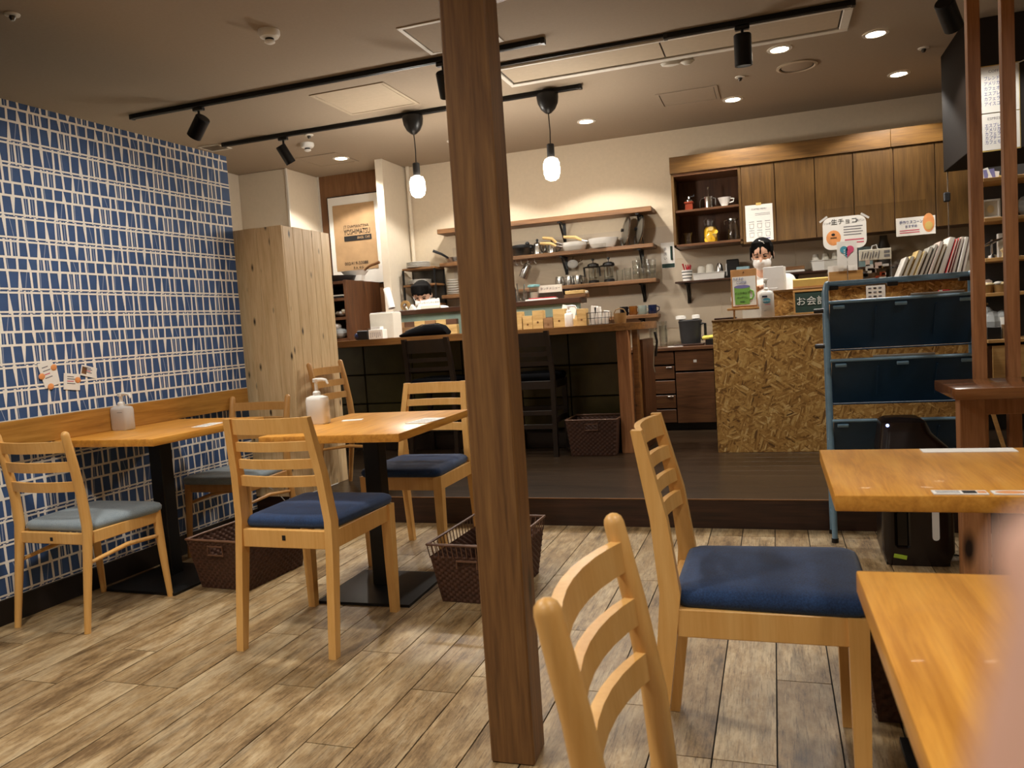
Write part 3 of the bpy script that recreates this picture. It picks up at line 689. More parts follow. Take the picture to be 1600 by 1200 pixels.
# ------------------------------------------------------------------ wicker baskets
def basket(label, loc, w_, d_, h_, rz=0, tp=.82, loose=False):
    t = thing('wicker_basket', label, 'basket', loc, rz, 'brown wicker baskets')
    m = MB(); rows = 17; sub = 2; top = h_*(.80 if loose else .97)
    for side in range(4):
        n = 40 if side % 2 == 0 else 48; nz = rows*sub; G = []
        for j in range(nz+1):
            z = top*j/nz; f = tp+(1-tp)*z/h_; row = []
            for i in range(n+1):
                u = -1+2*i/n
                amp = .0035*math.sin(math.pi*(i+.5*0))*0
                par = (i//2 + j//sub) % 2
                off = (.0055 if par else -.004) if (j % sub) else -.002
                if i in (0, n): off = 0
                hw, hd = w_/2*f, d_/2*f
                if side == 0: p = (u*hw, -hd-off, z)
                elif side == 1: p = (hw+off, u*hd, z)
                elif side == 2: p = (-u*hw, hd+off, z)
                else: p = (-hw-off, -u*hd, z)
                row.append(m.bm.verts.new(p))
            G.append(row)
        for j in range(nz):
            for i in range(n):
                u = -1+2*(i+.5)/n; zf = (j+.5)/nz
                if side in (0, 2) and abs(u) < .27 and .74 < zf < .9 and not loose: continue
                m.bm.faces.new((G[j][i], G[j][i+1], G[j+1][i+1], G[j+1][i]))
    m.build('woven_body', 'wicker', t, smooth=80)
    B(-w_/2*tp+.004, w_/2*tp-.004, -d_/2*tp+.004, d_/2*tp-.004, .003, .012).build('bottom', 'wicker', t)
    c = [(-w_/2, -d_/2), (w_/2, -d_/2), (w_/2, d_/2), (-w_/2, d_/2)]; P = []
    for (x0, y0), (x1, y1) in zip(c, c[1:]+c[:1]):
        for k in range(6): P.append((x0+(x1-x0)*k/6, y0+(y1-y0)*k/6, h_))
    MB().tube(P, .006, 6, loop=True).build('rim', 'wicker_rim', t)
    for s in (-1, 1):
        y = s*(d_/2*(tp+(1-tp)*.8)+.006); zz = (h_*.62, h_*.74) if loose else (h_*.715, h_*.885)
        MB().tube([(-.26*w_/2, y, zz[0]), (-.26*w_/2, y, zz[1]), (.26*w_/2, y, zz[1]), (.26*w_/2, y, zz[0])], .005, 6, loop=not loose).build('handle', 'wicker_rim', t)
    if loose:
        m = MB()
        for k in range(17):
            u = -1+2*k/16
            for s in (-1, 1):
                f = tp+(1-tp)*.78
                m.tube([(u*w_/2*f, s*d_/2*f, h_*.77), (u*w_/2, s*d_/2, h_)], .0022, 5).tube([(s*w_/2*f, u*d_/2*f, h_*.77), (s*w_/2, u*d_/2, h_)], .0022, 5)
        o = m.build('upright_wires', 'wicker_rim', t); o['kind'] = 'stuff'
    return t
basket('brown wicker basket beside the wallpaper table behind the front chair', (-2.40, 3.08, 0), .33, .47, .235, R_(-4))
basket('brown wicker basket with wire rim right behind the timber post', (-1.185, 3.08, 0), .34, .50, .25, R_(-2), loose=True)
basket('dark wicker basket on the raised floor under the bar counter end', (-1.25, 5.56, PF), .37, .32, .26, 0, .86)
basket('dark wicker basket half hidden between right chair and nearest table', (.37, 2.36, 0), .36, .42, .28)

# ------------------------------------------------------------------ bar counter
RX = Matrix.Rotation(R_(90), 4, 'X')
bar = thing('bar_counter', 'long timber bar counter with olive tiled front on the raised floor', 'bar counter', (-2.0, 5.46, PF))
def W(x, y, z): return (x+2.0, y-5.46, z-PF)
def bb(name, mat, x0, x1, y0, y1, z0, z1, b=.002):
    a, c = W(x0, y0, z0), W(x1, y1, z1); return MB().box(a[0], c[0], a[1], c[1], a[2], c[2], b=b).build(name, mat, bar)
top = [(-3.55, 5.46), (-1.12, 5.46), (-1.0, 5.50), (-.90, 5.60), (-.845, 5.75), (-.83, 5.95), (-.86, 6.12), (-3.3, 6.12), (-3.3, 6.58), (-3.42, 6.58), (-3.42, 6.93), (-4.2, 6.93), (-4.2, 5.46)]
MB().prism([(x+2.0, y-5.46) for x, y in top], 'Z', 1.032-PF, 1.082-PF).build('counter_top', 'counter_pine', bar)
bb('corner_post', 'slim_post', -1.06, -.975, 5.52, 5.62, PF, 1.03)
bb('corner_post', 'counter_pine', -.965, -.925, 5.62, 5.72, PF, 1.03)
MB().box(0, .03, 0, .36, 0, .80, b=.002).build('end_panel', 'cabinet_brown', bar, loc=W(-.935, 5.72, PF), rot=(0, 0, R_(-4)))
bb('front_core', 'dark_joint', -4.2, -1.06, 5.99, 6.03, PF, 1.03)
bb('plinth', 'stool_wood', -4.2, -1.06, 5.80, 5.985, PF, PF+.12)
for i in range(7):
    for j in range(3):
        x0 = -1.075-(i+1)*.452; z0 = PF+.125+j*.25
        bb('tile', 'olive_tile', x0+.004, x0+.448, 5.968+.003*((i*5+j*3) % 3), 5.99, z0+.004, min(z0+.246, 1.03), .004)
bb('ledge_front', 'teal_band', -3.12, -1.42, 5.95, 6.02, 1.082, 1.262, 0)
bb('ledge_top', 'dark_brown_wood', -3.13, -1.40, 5.925, 6.16, 1.262, 1.302, .003)
pal = ['block_b', 'block_b', 'block_c', 'block_a', 'block_b', 'block_a', 'block_c', 'block_a', 'block_a', 'block_b']
for i in range(7): bb('wood_block', pal[i], -3.085+i*.094, -3.085+i*.094+.0925, 5.905+.006*(i % 3), 5.95, 1.162, 1.205, .0015)
for i in range(4): bb('wood_block', ('block_b', 'block_b', 'block_a', 'block_a')[i], -3.085+i*.165, -3.085+i*.165+.1635, 5.90+.004*(i % 2), 5.95, 1.083, 1.161, .0015)
for i in range(6): bb('wood_block', pal[(i+3) % 10], -1.99+i*.094, -1.99+i*.094+.0925, 5.905, 5.95, 1.083, 1.165, .0015)
# sneeze guard in front of the right half of the ledge
sg = thing('acrylic_screen', 'clear acrylic screen standing on the bar ledge right of the post', 'screen', (-1.68, 6.0, 1.302))
MB().box(-.55, .49, -.002, .002, 0, .40).build('pane', 'acrylic', sg)
for x in (-.3, .3): MB().box(x-.01, x+.01, -.03, .03, 0, .012, b=.002).build('foot', 'acrylic', sg)

# ------------------------------------------------------------------ items helpers
def vessel(name, label, cat, loc, prof, mat, group=None, seg=18, rz=0):
    t = thing(name, label, cat, loc, rz, group); MB().lathe(prof, seg=seg).build('body', mat, t, smooth=50); return t
def cupprof(r, h, t=.003, f=.8): return [(r*f*.9, 0), (r*f, .004), (r, h), (r-t, h), (r*f-t, .006), (.003, .006)]
def fy(x): return x
# items on the bar top
t = thing('paper_dispenser', 'tall grey white box at the left end of the bar ledge', 'box', (-3.0, 5.76, 1.082))
MB().box(-.105, .105, -.05, .10, 0, .205, b=.003).build('body', 'off_white', t); MB().box(-.10, .10, -.045, .095, .205, .212, b=.002).build('lid', 'paper_grey', t)
t = thing('napkin_box', 'small white printed carton before the tall grey white box', 'carton', (-3.0, 5.64, 1.082))
MB().box(-.065, .06, -.04, .04, 0, .075, b=.002).build('carton', 'paper', t); MB().box(-.05, .035, -.03, .03, .075, .098, b=.001).build('napkins', 'white_cloth', t)
for k in range(6): MB().box(-.05+k*.017, -.046+k*.017, -.0405, -.04, .01+.006*(k % 3), .055).build('print_line', 'ink_grey', t)
t = thing('holder', 'dark blue and black caddy at the bar end near the cabinet', 'caddy', (-3.16, 5.66, 1.082))
MB().box(-.03, .07, -.03, .05, 0, .075, b=.006).build('caddy_box', 'black_plastic', t); MB().box(-.02, .07, -.02, .05, .075, .09, b=.002).build('clear_lid', 'acrylic', t); MB().ell((-.035, -.01, .03), (.028, .028, .03)).build('blue_pouch', 'mug_navy', t)
m = MB(); P = [(-.20, 0, .012, .012), (-.16, 0, .02, .022), (-.08, 0, .032, .036), (.02, 0, .045, .046), (.12, 0, .047, .048), (.18, 0, .038, .038), (.205, 0, .02, .02)]
m.skin([m.ring([(x, y+.055*math.cos(2*math.pi*k/12), max(0, z+zz*math.sin(2*math.pi*k/12))) for k in range(12)]) for x, y, z, zz in P])
bg = thing('navy_pouch', 'slim black pouch lying on the bar top left of the post', 'pouch', (-2.63, 5.72, 1.082)); m.build('body', 'navy_bag', bg, smooth=60)
MB().tube([(-.15, -.04, .045), (0, -.04, .088), (.15, -.03, .08)], .004, 6).build('zip', 'black_plastic', bg)
for k, (x, h_, w_, mt) in enumerate(((-1.845, .135, .11, 'block_a'), (-1.745, .10, .075, 'block_a'), (-1.665, .135, .08, 'block_a'), (-1.585, .075, .07, 'block_b'), (-1.50, .135, .09, 'block_a'), (-1.33, .125, .07, 'block_a'))):
    t = thing('wooden_box', ('tall', 'low', 'tall', 'low brownish', 'tall', 'tall')[k]+' small wooden box, '+('first', 'second', 'third', 'fourth', 'fifth', 'last')[k]+' right of the post on bar top', 'box', (x, 5.68, 1.082), 0, 'small wooden boxes on the bar')
    MB().box(-w_/2, w_/2, -.04, -.034, 0, h_, b=.001).box(-w_/2, w_/2, .034, .04, 0, h_, b=.001).box(-w_/2, -w_/2+.006, -.034, .034, 0, h_, b=.001).box(w_/2-.006, w_/2, -.034, .034, 0, h_, b=.001).build('walls', mt, t)
    MB().box(-w_/2+.006, w_/2-.006, -.034, .034, .002, .008).build('bottom', mt, t); MB().lathe([(.008, 0), (.008, .001)], T=Matrix.Translation((.0, -.0405, h_*.35)) @ RX, seg=10).build('stamp', 'shelf_wood', t)
t = pump_bottle('white pump bottle among the wooden boxes on the bar top', (-1.42, 5.62, 1.082), .06, .05, .10, 'white_plastic', .155, group='pump bottles')
t = thing('card', 'tilted white card tucked behind the bar pump bottle', 'card', (-1.47, 5.78, 1.13), R_(0)); MB().box(-.06, .05, -.002, .002, .02, .11, T=Matrix.Rotation(R_(14), 4, 'Y')).build('sheet', 'paper', t)
t = thing('wire_caddy', 'grey wire caddy with white packets on the bar top', 'caddy', (-1.21, 5.70, 1.082))
m = MB()
for z in (.003, .05, .09): m.tube([(-.08, -.05, z), (.08, -.05, z), (.08, .05, z), (-.08, .05, z)], .0025, 5, loop=True)
for k in range(7):
    for y in (-.05, .05): m.tube([(-.08+k*.0267, y, .003), (-.08+k*.0267, y, .09)], .0018, 5)
m.build('wires', 'dark_steel', t)
for x, a, h_ in ((-.045, 6, .14), (.0, -4, .13), (.04, 12, .10)): MB().box(-.02, .02, -.03, .03, .004, h_, T=Matrix.Translation((x, 0, 0)) @ Matrix.Rotation(R_(a), 4, 'Y'), b=.002).build('packet', 'paper', t)
t = thing('round_basket', 'small round brown basket with handle at the bar end', 'basket', (-1.06, 5.72, 1.082))
MB().lathe([(.04, 0), (.046, .03), (.048, .075), (.043, .075), (.04, .01)], seg=16).build('body', 'wicker_light', t); MB().tube([(-.046, 0, .07), (-.03, 0, .1), (0, 0, .108), (.03, 0, .1), (.046, 0, .07)], .004, 6).build('handle', 'wicker_light', t)
# items on the ledge
ZL = 1.302
t = thing('paper_roll', 'white paper roll leaning against the brown cabinet', 'paper roll', (-3.06, 6.03, ZL)); MB().tube([(0, 0, .03), (-.05, .03, .20)], .03, 16).build('roll', 'white_cloth', t)
t = thing('tape_roll', 'clear tape roll standing on the bar ledge end', 'tape', (-2.94, 6.05, ZL+.045)); MB().lathe([(.018, -.012), (.042, -.012), (.042, .012), (.018, .012), (.018, -.012)], T=RX, seg=20, cap0=False, cap1=False).build('tape', 'wicker_light', t); MB().lathe([(.014, -.013), (.019, -.013), (.019, .013), (.014, .013), (.014, -.013)], T=RX, seg=16, cap0=False, cap1=False).build('core', 'steel', t)
t = thing('clear_container', 'shallow clear tub on the left of the bar ledge', 'tub', (-2.86, 5.98, ZL)); MB().lathe([(.055, 0), (.07, .035), (.067, .035), (.053, .004)], seg=18).build('tub', 'clear_glass', t)
t = thing('name_sign', 'white lettered sign strip before the bowed man', 'sign', (-2.66, 5.94, ZL)); MB().box(-.085, .085, -.002, .002, .025, .075, T=Matrix.Rotation(R_(-3), 4, 'Y')).build('strip', 'paper', t); text('いらっしゃいませ', .02, (0, -.004, .05), 'ink_grey', t); MB().box(-.085, .085, -.012, .012, 0, .028, b=.002).build('foot', 'off_white', t)
for k, (x, lb) in enumerate(((-2.83, 'small white folded tent card, left one on the bar ledge'), (-2.76, 'small white folded tent card beside the sign strip'))):
    t = thing('tent_card', lb, 'tent card', (x, 5.95, ZL), 0, 'tent cards'); MB().prism([(-.03, 0), (.03, 0), (0, .045)], 'Y', -.02, .02).build('card', 'paper', t)
t = thing('menu_strip', 'white handwritten sign strip behind the acrylic screen', 'sign', (-1.665, 6.05, ZL+.0)); MB().box(-.095, .095, -.002, .002, .06, .118).build('strip', 'paper', t); MB().box(-.09, .09, -.003, .01, 0, .06).build('stand', 'acrylic', t); text('ランチメニュー', .024, (0, -.004, .09), 'ink_grey', t)
t = vessel('storage_jar', 'glass jar with pale blue lid on the bar ledge', 'jar', (-1.80, 6.05, ZL), cupprof(.042, .11, f=.95), 'clear_glass'); MB().lathe([(.044, .11), (.05, .113), (.05, .128), (.03, .132)], seg=18).build('lid', 'lid_blue', t); MB().lathe([(.03, .004), (.034, .07)], seg=14).build('contents', 'off_white', t)
t = vessel('storage_jar', 'square glass jar of spoons on the bar ledge beside the post', 'jar', (-1.905, 6.03, ZL), cupprof(.05, .09, f=.98), 'clear_glass'); MB().tube([(-.02, 0, .01), (-.03, 0, .15)], .005, 6).tube([(.02, 0, .01), (.03, 0, .14)], .005, 6).build('spoons', 'steel', t)
t = vessel('blender_jug', 'dark grey lidded jug on the bar ledge next to the post', 'jug', (-1.99, 6.03, ZL), [(.04, 0), (.045, .1), (.03, .14), (.02, .15)], 'dark_grey')
t = thing('cutting_board', 'small yellowish wooden board on the bar ledge right end', 'board', (-1.46, 6.06, ZL)); MB().box(-.075, .075, -.06, .06, .03, .058, b=.003).build('board', 'block_a', t); MB().box(-.085, .09, -.06, .06, 0, .028, b=.003).build('base', 'shelf_wood', t); MB().box(.075, .095, -.02, .02, .03, .05, b=.003).build('white_tag', 'white_plastic', t)
t = thing('tray_stack', 'pale trays with a red edge on the bar ledge', 'tray', (-1.70, 5.99, ZL)); MB().box(-.15, .1, -.04, .04, 0, .012, b=.002).build('tray', 'white_plastic', t); MB().box(-.12, .09, -.035, .035, .012, .02, b=.002).build('red_tray', 'red_plastic', t)
# brown cabinet, pan on top
cb = thing('open_cabinet', 'dark brown open cabinet standing left on the bar counter', 'cabinet', (-3.82, 6.52, 1.082)); 
for x0, x1 in ((-.27, -.24), (.21, .24)): MB().box(x0, x1, -.32, .32, 0, .54, b=.002).build('side_panel', 'cabinet_brown', cb)
MB().box(-.24, .21, .29, .32, 0, .54).build('back_panel', 'walnut', cb)
for z in (0, .19, .36, .51): MB().box(-.24, .21, -.31, .29, z, z+.025, b=.001).build('shelf', 'cabinet_brown', cb)
t = thing('frying_pan', 'black pan on top of the brown open cabinet', 'pan', (-3.78, 6.38, 1.622)); MB().lathe([(.16, 0), (.185, .05), (.18, .05), (.155, .006), (.003, .006)], seg=24).build('pan', 'black_plastic', t)
t = thing('white_pan', 'white pan with brown handle on the brown open cabinet', 'pan', (-3.66, 6.52, 1.626)); MB().lathe([(.09, .05), (.125, .09), (.12, .09), (.085, .055), (.003, .055)], seg=22).lathe([(.08, 0), (.09, .05)], seg=22).build('pan', 'white_ceramic', t); MB().tube([(.10, -.02, .085), (.17, -.03, .125), (.28, -.04, .15)], [.011, .012, .014], 8).build('handle', 'shelf_wood', t)
for k, (x, z, mt, s, lb) in enumerate(((-3.70, 1.482, 'paper', (.07, .01), 'white folded cloth on the top shelf of the brown cabinet'), (-3.72, 1.468, 'dark_cloth', (.08, .014), 'dark cloth under the white one in the brown cabinet'))):
    t = thing('folded_cloth', lb, 'cloth', (x, 6.3, z), 0, 'folded cloths'); MB().box(-s[0], s[0], -.06, .06, 0, s[1]*1.6, b=.004).build('fold', mt, t)
t = thing('foil_pack', 'crumpled silvery bag on the middle shelf of the brown cabinet', 'bag', (-3.70, 6.3, 1.297)); MB().ell((0, 0, .035), (.07, .05, .033), seg=8).ell((.04, -.02, .05), (.04, .03, .035), seg=7).build('foil', 'steel', t, smooth=0)
t = thing('plastic_bag', 'grey plastic bag on the bottom shelf of the brown cabinet', 'bag', (-3.73, 6.29, 1.107)); MB().ell((0, 0, .05), (.1, .07, .049), seg=9).ell((.03, -.04, .045), (.06, .05, .044), seg=8).build('bag', 'grey_bag', t, smooth=0); MB().ell((-.02, -.02, .11), (.05, .04, .03), seg=8).build('white_tissue', 'white_cloth', t)
# framed sack
pf = thing('framed_sack', 'white framed coffee sack print on the wood panelled wall', 'picture', (-3.865, 6.965, 1.62))
MB().box(-.285, .285, -.02, 0, 0, .885, b=.002).build('frame', 'black_plastic', pf); MB().box(-.275, .29, -.024, -.02, .01, .875).build('mat_board', 'paper', pf)
m = MB(); n = 10; G = [[m.bm.verts.new((-.225+.46*i/n, -.026-.004*abs(math.sin(i*1.7+j*.9)), .15+.645*j/14)) for i in range(n+1)] for j in range(15)]
for j in range(14):
    for i in range(n): m.bm.faces.new((G[j][i], G[j][i+1], G[j+1][i+1], G[j+1][i]))
m.build('burlap_sack', 'sack', pf)
text('JT DIAMANTINA', .038, (-.115, -.033, .575), 'ink_black', pf, align='LEFT'); text('YOSHIMATSU', .075, (-.115, -.033, .52), 'ink_black', pf, align='LEFT', sx=.64)
MB().box(-.115, .185, -.033, -.031, .435, .485).build('black_bar', 'ink_black', pf); text('BRASIL  CAFE', .034, (.03, -.034, .46), 'sack', pf, align='LEFT', sx=.7)
text('002/419-50088', .045, (.0, -.033, .215), 'ink_black', pf, sx=.95); text('P.A. KG', .034, (.02, -.033, .17), 'ink_black', pf)
# plate rack behind the man
pr = thing('plate_rack', 'three tier dark plate rack in the corner behind the man', 'rack', (-3.12, 6.86, .8535))
for z in (.5065, .6915, .8465): MB().box(-.165, .165, -.12, .12, z, z+.018, b=.002).build('tier', 'shelf_wood', pr)
for x in (-.16, .16):
    for y in (-.11, .11): MB().box(x-.008, x+.008, y-.008, y+.008, 0, .847).build('upright', 'black_metal', pr)
MB().box(-.165, .165, -.12, .12, 0, .02).build('base_board', 'shelf_wood', pr); MB().box(-.155, .155, .10, .112, .02, .847).build('back_sheet', 'dark_steel', pr)
def plates(x, y, z, n, lb, r=.115, step=.011, grp='stacked white plates', mat='white_ceramic'):
    for k in range(n):
        t = thing('plate', '%s, %s from the bottom' % (lb, ('lowest', 'second', 'third', 'fourth', 'fifth', 'sixth', 'seventh')[k] if k else 'lowest one') if k else lb+', lowest one', 'plate', (x, y, z+k*step), 0, grp)
        MB().lathe([(r*.55, 0), (r, .010), (r, .0125), (r*.55, .004), (.003, .004)], seg=22).build('dish', mat, t, smooth=60)
plates(-3.16, 6.84, 1.718, 5, 'white plate in the top rack stack'); plates(-3.16, 6.84, 1.563, 4, 'white plate in the middle rack stack')
plates(-2.86, 6.93, 1.448, 7, 'pale bowl plate stacked on the wall shelf left of post', .06, .022, 'stacked small plates')
bx = MB().box(-.06, .06, -.04, .04, 0, .05, b=.003).build('rolled_cloth', 'white_cloth', loc=(-3.04, 6.83, 1.378)); tag(bx, 'white folded cloth on the low tier of the plate rack', 'cloth')

# ------------------------------------------------------------------ wall shelves and their things
def shelf(lb, x0, x1, z, th, br, y0=6.85, mat='shelf_wood', bh=.16, rnd_=True):
    t = thing('wall_shelf', lb, 'shelf', ((x0+x1)/2, BW, z-th), 0, 'wall shelves behind the bar'); L = (x1-x0)/2
    MB().box(-L, L, y0-BW, -.001, 0, th, b=.004).build('board', mat, t)
    for x in br:
        x -= (x0+x1)/2; m = MB(); m.box(x-.014, x+.014, -.012, -.001, -bh, 0); m.box(x-.014, x+.014, y0-BW+.03, -.012, -.012, 0)
        m.prism([(-.03, -bh+.01), (-.012, -bh), (-.012, -bh+.03), (-.15, -.012), (-.17, -.012)], 'X', x-.007, x+.007); m.build('bracket', 'black_metal', t)
    return t
shelf('long top wall shelf above the white pans', -2.95, -.95, 2.063, .045, (-1.78, -1.08, -2.75), bh=.17)
shelf('second wall shelf carrying the white pans and lids', -2.95, -.95, 1.748, .034, (-1.78, -1.08, -2.75))
shelf('third wall shelf carrying glasses and coffee presses', -2.95, -.94, 1.448, .034, (-1.78, -1.08, -2.75))
shelf('short low wall shelf holding four mugs', -1.50, -.945, 1.143, .034, (-1.1,), bh=.06)
shelf('dark low shelf under the wall cabinets with trays', -.78, 1.1, 1.400, .016, (-.69, .2, .9), y0=6.83, mat='dark_brown_wood', bh=.17)
S2 = 1.7485
t = vessel('stock_pot', 'dark enamel pot on the second shelf right of the post', 'pot', (-2.16, 6.95, S2), [(.085, 0), (.10, .06), (.105, .065)], 'dark_steel'); MB().lathe([(.105, .065), (.108, .07), (.108, .095), (.05, .105), (.012, .108)], seg=20).build('lid', 'black_plastic', t); MB().ell((.07, -.05, .105), (.02, .02, .018)).build('knob', 'black_plastic', t)
def kettle(lb, loc, s=1.0, rz=0):
    t = thing('kettle', lb, 'kettle', loc, rz, 'steel kettles'); MB().lathe([(.05*s, 0), (.052*s, .01*s), (.036*s, .07*s), (.032*s, .09*s), (.034*s, .1*s), (.02*s, .112*s), (.004, .115*s)], seg=20).build('body', 'steel', t, smooth=50)
    MB().ell((0, 0, .13*s), (.012*s, .012*s, .015*s)).build('knob', 'black_plastic', t); MB().tube([(.032*s, 0, .09*s), (.075*s, 0, .085*s), (.08*s, 0, .04*s), (.06*s, 0, .02*s)], .006*s, 8).build('handle', 'black_plastic', t)
    MB().tube([(-.045*s, 0, .02*s), (-.07*s, 0, .04*s), (-.06*s, 0, .08*s), (-.085*s, 0, .1*s)], .0055*s, 8).build('spout', 'steel', t)
kettle('small steel kettle between the dark pot and white pans', (-2.01, 6.95, S2), 1.0); kettle('small steel kettle half behind the white pan handles', (-1.885, 6.99, S2), 1.0)
def pan(lb, loc, r, h_, hl, rise):
    t = thing('white_pan', lb, 'pan', loc, 0, 'white pans with wooden handles'); MB().lathe([(r*.72, 0), (r*.85, h_*.3), (r, h_), (r-.004, h_), (r*.7, .006), (.003, .006)], seg=26).build('pan', 'white_ceramic', t, smooth=50)
    MB().tube([(-r*.9, -.02, h_*.8), (-r-.05, -.03, h_*.8+rise*.3)], .008, 8).build('ferrule', 'steel', t); MB().tube([(-r-.05, -.03, h_*.8+rise*.3), (-r-hl*.5, -.04, h_*.8+rise*.8), (-r-hl, -.05, h_*.8+rise)], [.011, .015, .012], 8).build('handle', 'block_a', t)
pan('smaller white pan with wooden handle on the second shelf', (-1.66, 6.94, S2), .115, .055, .19, .05); pan('smaller white pan nested in its twin on the second shelf', (-1.655, 6.94, S2+.022), .115, .055, .17, .075); pan('larger white pan with long wooden handle on the second shelf', (-1.40, 6.94, S2+.004), .135, .082, .21, .06)
for x, lb in ((-1.19, 'glass pan lid standing on edge, left of two'), (-1.07, 'glass pan lid standing on edge, right of two')):
    t = thing('pan_lid', lb, 'pan lid', (x, 6.95, S2), 0, 'pan lids'); T = Matrix.Translation((0, 0, .135)) @ Matrix.Rotation(R_(24), 4, 'Z') @ Matrix.Rotation(R_(-80), 4, 'Y')
    MB().lathe([(.128, 0), (.13, .006), (.118, .01)], T=T, seg=28, cap0=False, cap1=False).build('rim', 'steel', t); MB().lathe([(.118, .008), (.08, .022), (.02, .028)], T=T, seg=24).build('dome', 'lid_grey', t); MB().lathe([(.01, .028), (.018, .045), (.01, .05)], T=T, seg=12).build('knob', 'black_plastic', t)
    MB().tube([(-.05, -.02, .004), (-.05, -.02, .07), (.01, -.02, .09), (.03, -.02, .004)], .004, 6).build('stand', 'black_metal', t)
t = thing('frying_pan', 'black handled pan at the shelf end left of the post', 'pan', (-2.80, 6.95, S2)); MB().lathe([(.09, .0), (.12, .045), (.116, .045), (.085, .006), (.003, .006)], seg=20).build('pan', 'steel', t); MB().tube([(-.05, -.11, .04), (-.09, -.16, .075), (-.16, -.2, .11)], [.01, .012, .014], 8).build('handle', 'black_plastic', t)
S3 = 1.4485
def press(lb, x, hue):
    t = thing('coffee_press', lb, 'coffee press', (x, 6.95, S3), 0, 'glass coffee presses'); MB().lathe(cupprof(.045, .14, f=1), seg=20).build('glass_jug', 'clear_glass', t); MB().lathe([(.047, 0), (.048, .025), (.03, .03)], seg=18).build('base', 'black_plastic', t)
    MB().lathe([(.046, .14), (.055, .15), (.05, .17), (.02, .18)], seg=18).lathe([(.004, .18), (.004, .2), (.014, .205), (.012, .22)], seg=10).build('lid', 'black_plastic', t); MB().tube([(-.046, 0, .15), (-.085, 0, .145), (-.08, 0, .06)], .009, 8).build('handle', 'black_plastic', t); MB().tube([(0, 0, .05), (0, 0, .14)], .003, 6).lathe([(.04, .045), (.04, .052)], seg=16).build('plunger', 'steel', t)
press('glass coffee press seen through the acrylic screen', -1.505, 0); press('glass coffee press right of the acrylic screen edge', -1.365, 1)
for k, x in enumerate((-1.82, -1.73, -1.65)):
    t = vessel('milk_jug', 'steel milk jug on the third shelf, '+('left', 'middle', 'right')[k]+' of three', 'jug', (x, 6.95, S3), [(.04, 0), (.042, .05), (.035, .085), (.032, .085), (.038, .01)], 'steel', 'steel milk jugs'); MB().tube([(.037, -.01, .075), (.062, -.01, .065), (.06, -.01, .03), (.041, -.01, .02)], .004, 6).build('handle', 'steel', t)
for k, (x, y, r, h_) in enumerate(((-1.265, 6.93, .034, .1), (-1.195, 6.93, .034, .11), (-1.115, 6.91, .036, .165), (-1.09, 6.99, .036, .2), (-1.025, 6.91, .036, .165), (-.985, 6.96, .036, .165))):
    nm = ('small clear tumbler, left one on the third shelf', 'small clear tumbler, right one on the third shelf', 'stacked clear glasses, leftmost tall stack on third shelf', 'stacked clear glasses, tallest stack at the back', 'stacked clear glasses, front right on third shelf', 'stacked clear glasses at the right end of third shelf')[k]
    t = thing('tumbler', nm, 'glass', (x, y, S3), 0, 'clear glasses on the third shelf'); n = 1 if k < 2 else 3
    for j in range(n): MB().lathe([(p[0], p[1]+j*(h_*.28)) for p in cupprof(r, h_ if n == 1 else h_*.45, f=.85)], seg=16).build('glass', 'clear_glass', t)
for k, (x, mt, lb) in enumerate(((-1.245, 'mug_black', 'black mug, leftmost of the four on the low shelf'), (-1.165, 'mug_brown', 'brown mug on the low shelf'), (-1.085, 'mug_grey', 'grey green mug on the low shelf'), (-.995, 'mug_navy', 'navy mug at the right end of the low shelf'))):
    t = vessel('mug', lb, 'mug', (x, 6.93, 1.1435), cupprof(.038, .078, .004, .96), mt, 'mugs on the low shelf'); MB().tube([(.037, -.006, .065), (.06, -.008, .055), (.058, -.008, .028), (.037, -.006, .018)], .005, 6).build('handle', mt, t)
for k, x in enumerate((-2.22, -2.17, -2.11, -2.04)):
    t = thing('hook', 'white hook under the second shelf, number %s from the post' % ('one', 'two', 'three', 'four')[k], 'hook', (x, 6.93, S2-.034), 0, 'white hooks'); MB().tube([(0, 0, 0), (0, 0, -.03), (.012, 0, -.045), (.02, 0, -.035)], .003, 6).build('hook', 'white_plastic', t)
t = thing('steel_pitcher', 'steel pitcher hanging tilted from a white hook', 'pitcher', (-2.1, 6.93, 1.665)); T = Matrix.Rotation(R_(28), 4, 'Y'); MB().lathe([(.04, -.13), (.042, -.06), (.036, -.03), (.038, 0), (.034, 0), (.038, -.1)], T=T, seg=18).build('body', 'steel', t); MB().tube([T @ Vector(p) for p in ((-.038, 0, -.02), (-.01, 0, .035), (.02, 0, .03))], .004, 6).build('handle', 'steel', t)
t = thing('strainer', 'small grey strainer hanging beside the shelf bracket', 'strainer', (-1.70, 6.99, 1.64)); MB().ell((0, 0, 0), (.05, .015, .04)).build('bowl', 'paper_grey', t); MB().tube([(.05, 0, .01), (.09, 0, .03)], .004, 6).build('handle', 'steel', t); MB().tube([(0, .0, .038), (0, .03, .066)], .003, 6).build('loop', 'steel', t)
sn = thing('wall_notice', 'narrow white notice with green foot on the back wall', 'notice', (-.857, BW-.001, 1.535)); MB().box(-.058, .058, -.003, 0, 0, .225).build('sheet', 'paper', sn); MB().box(-.055, .055, -.0045, -.003, .004, .04).build('green_band', 'chalk_green', sn)
text('手', .03, (-.022, -.005, .165), 'ink_grey', sn); text('洗', .03, (-.022, -.005, .125), 'ink_grey', sn); text('い', .03, (-.022, -.005, .085), 'ink_grey', sn); MB().tube([(.032, -.004, .07), (.032, -.004, .19)], .010, 8).build('green_text_bar', 'chalk_green', sn)
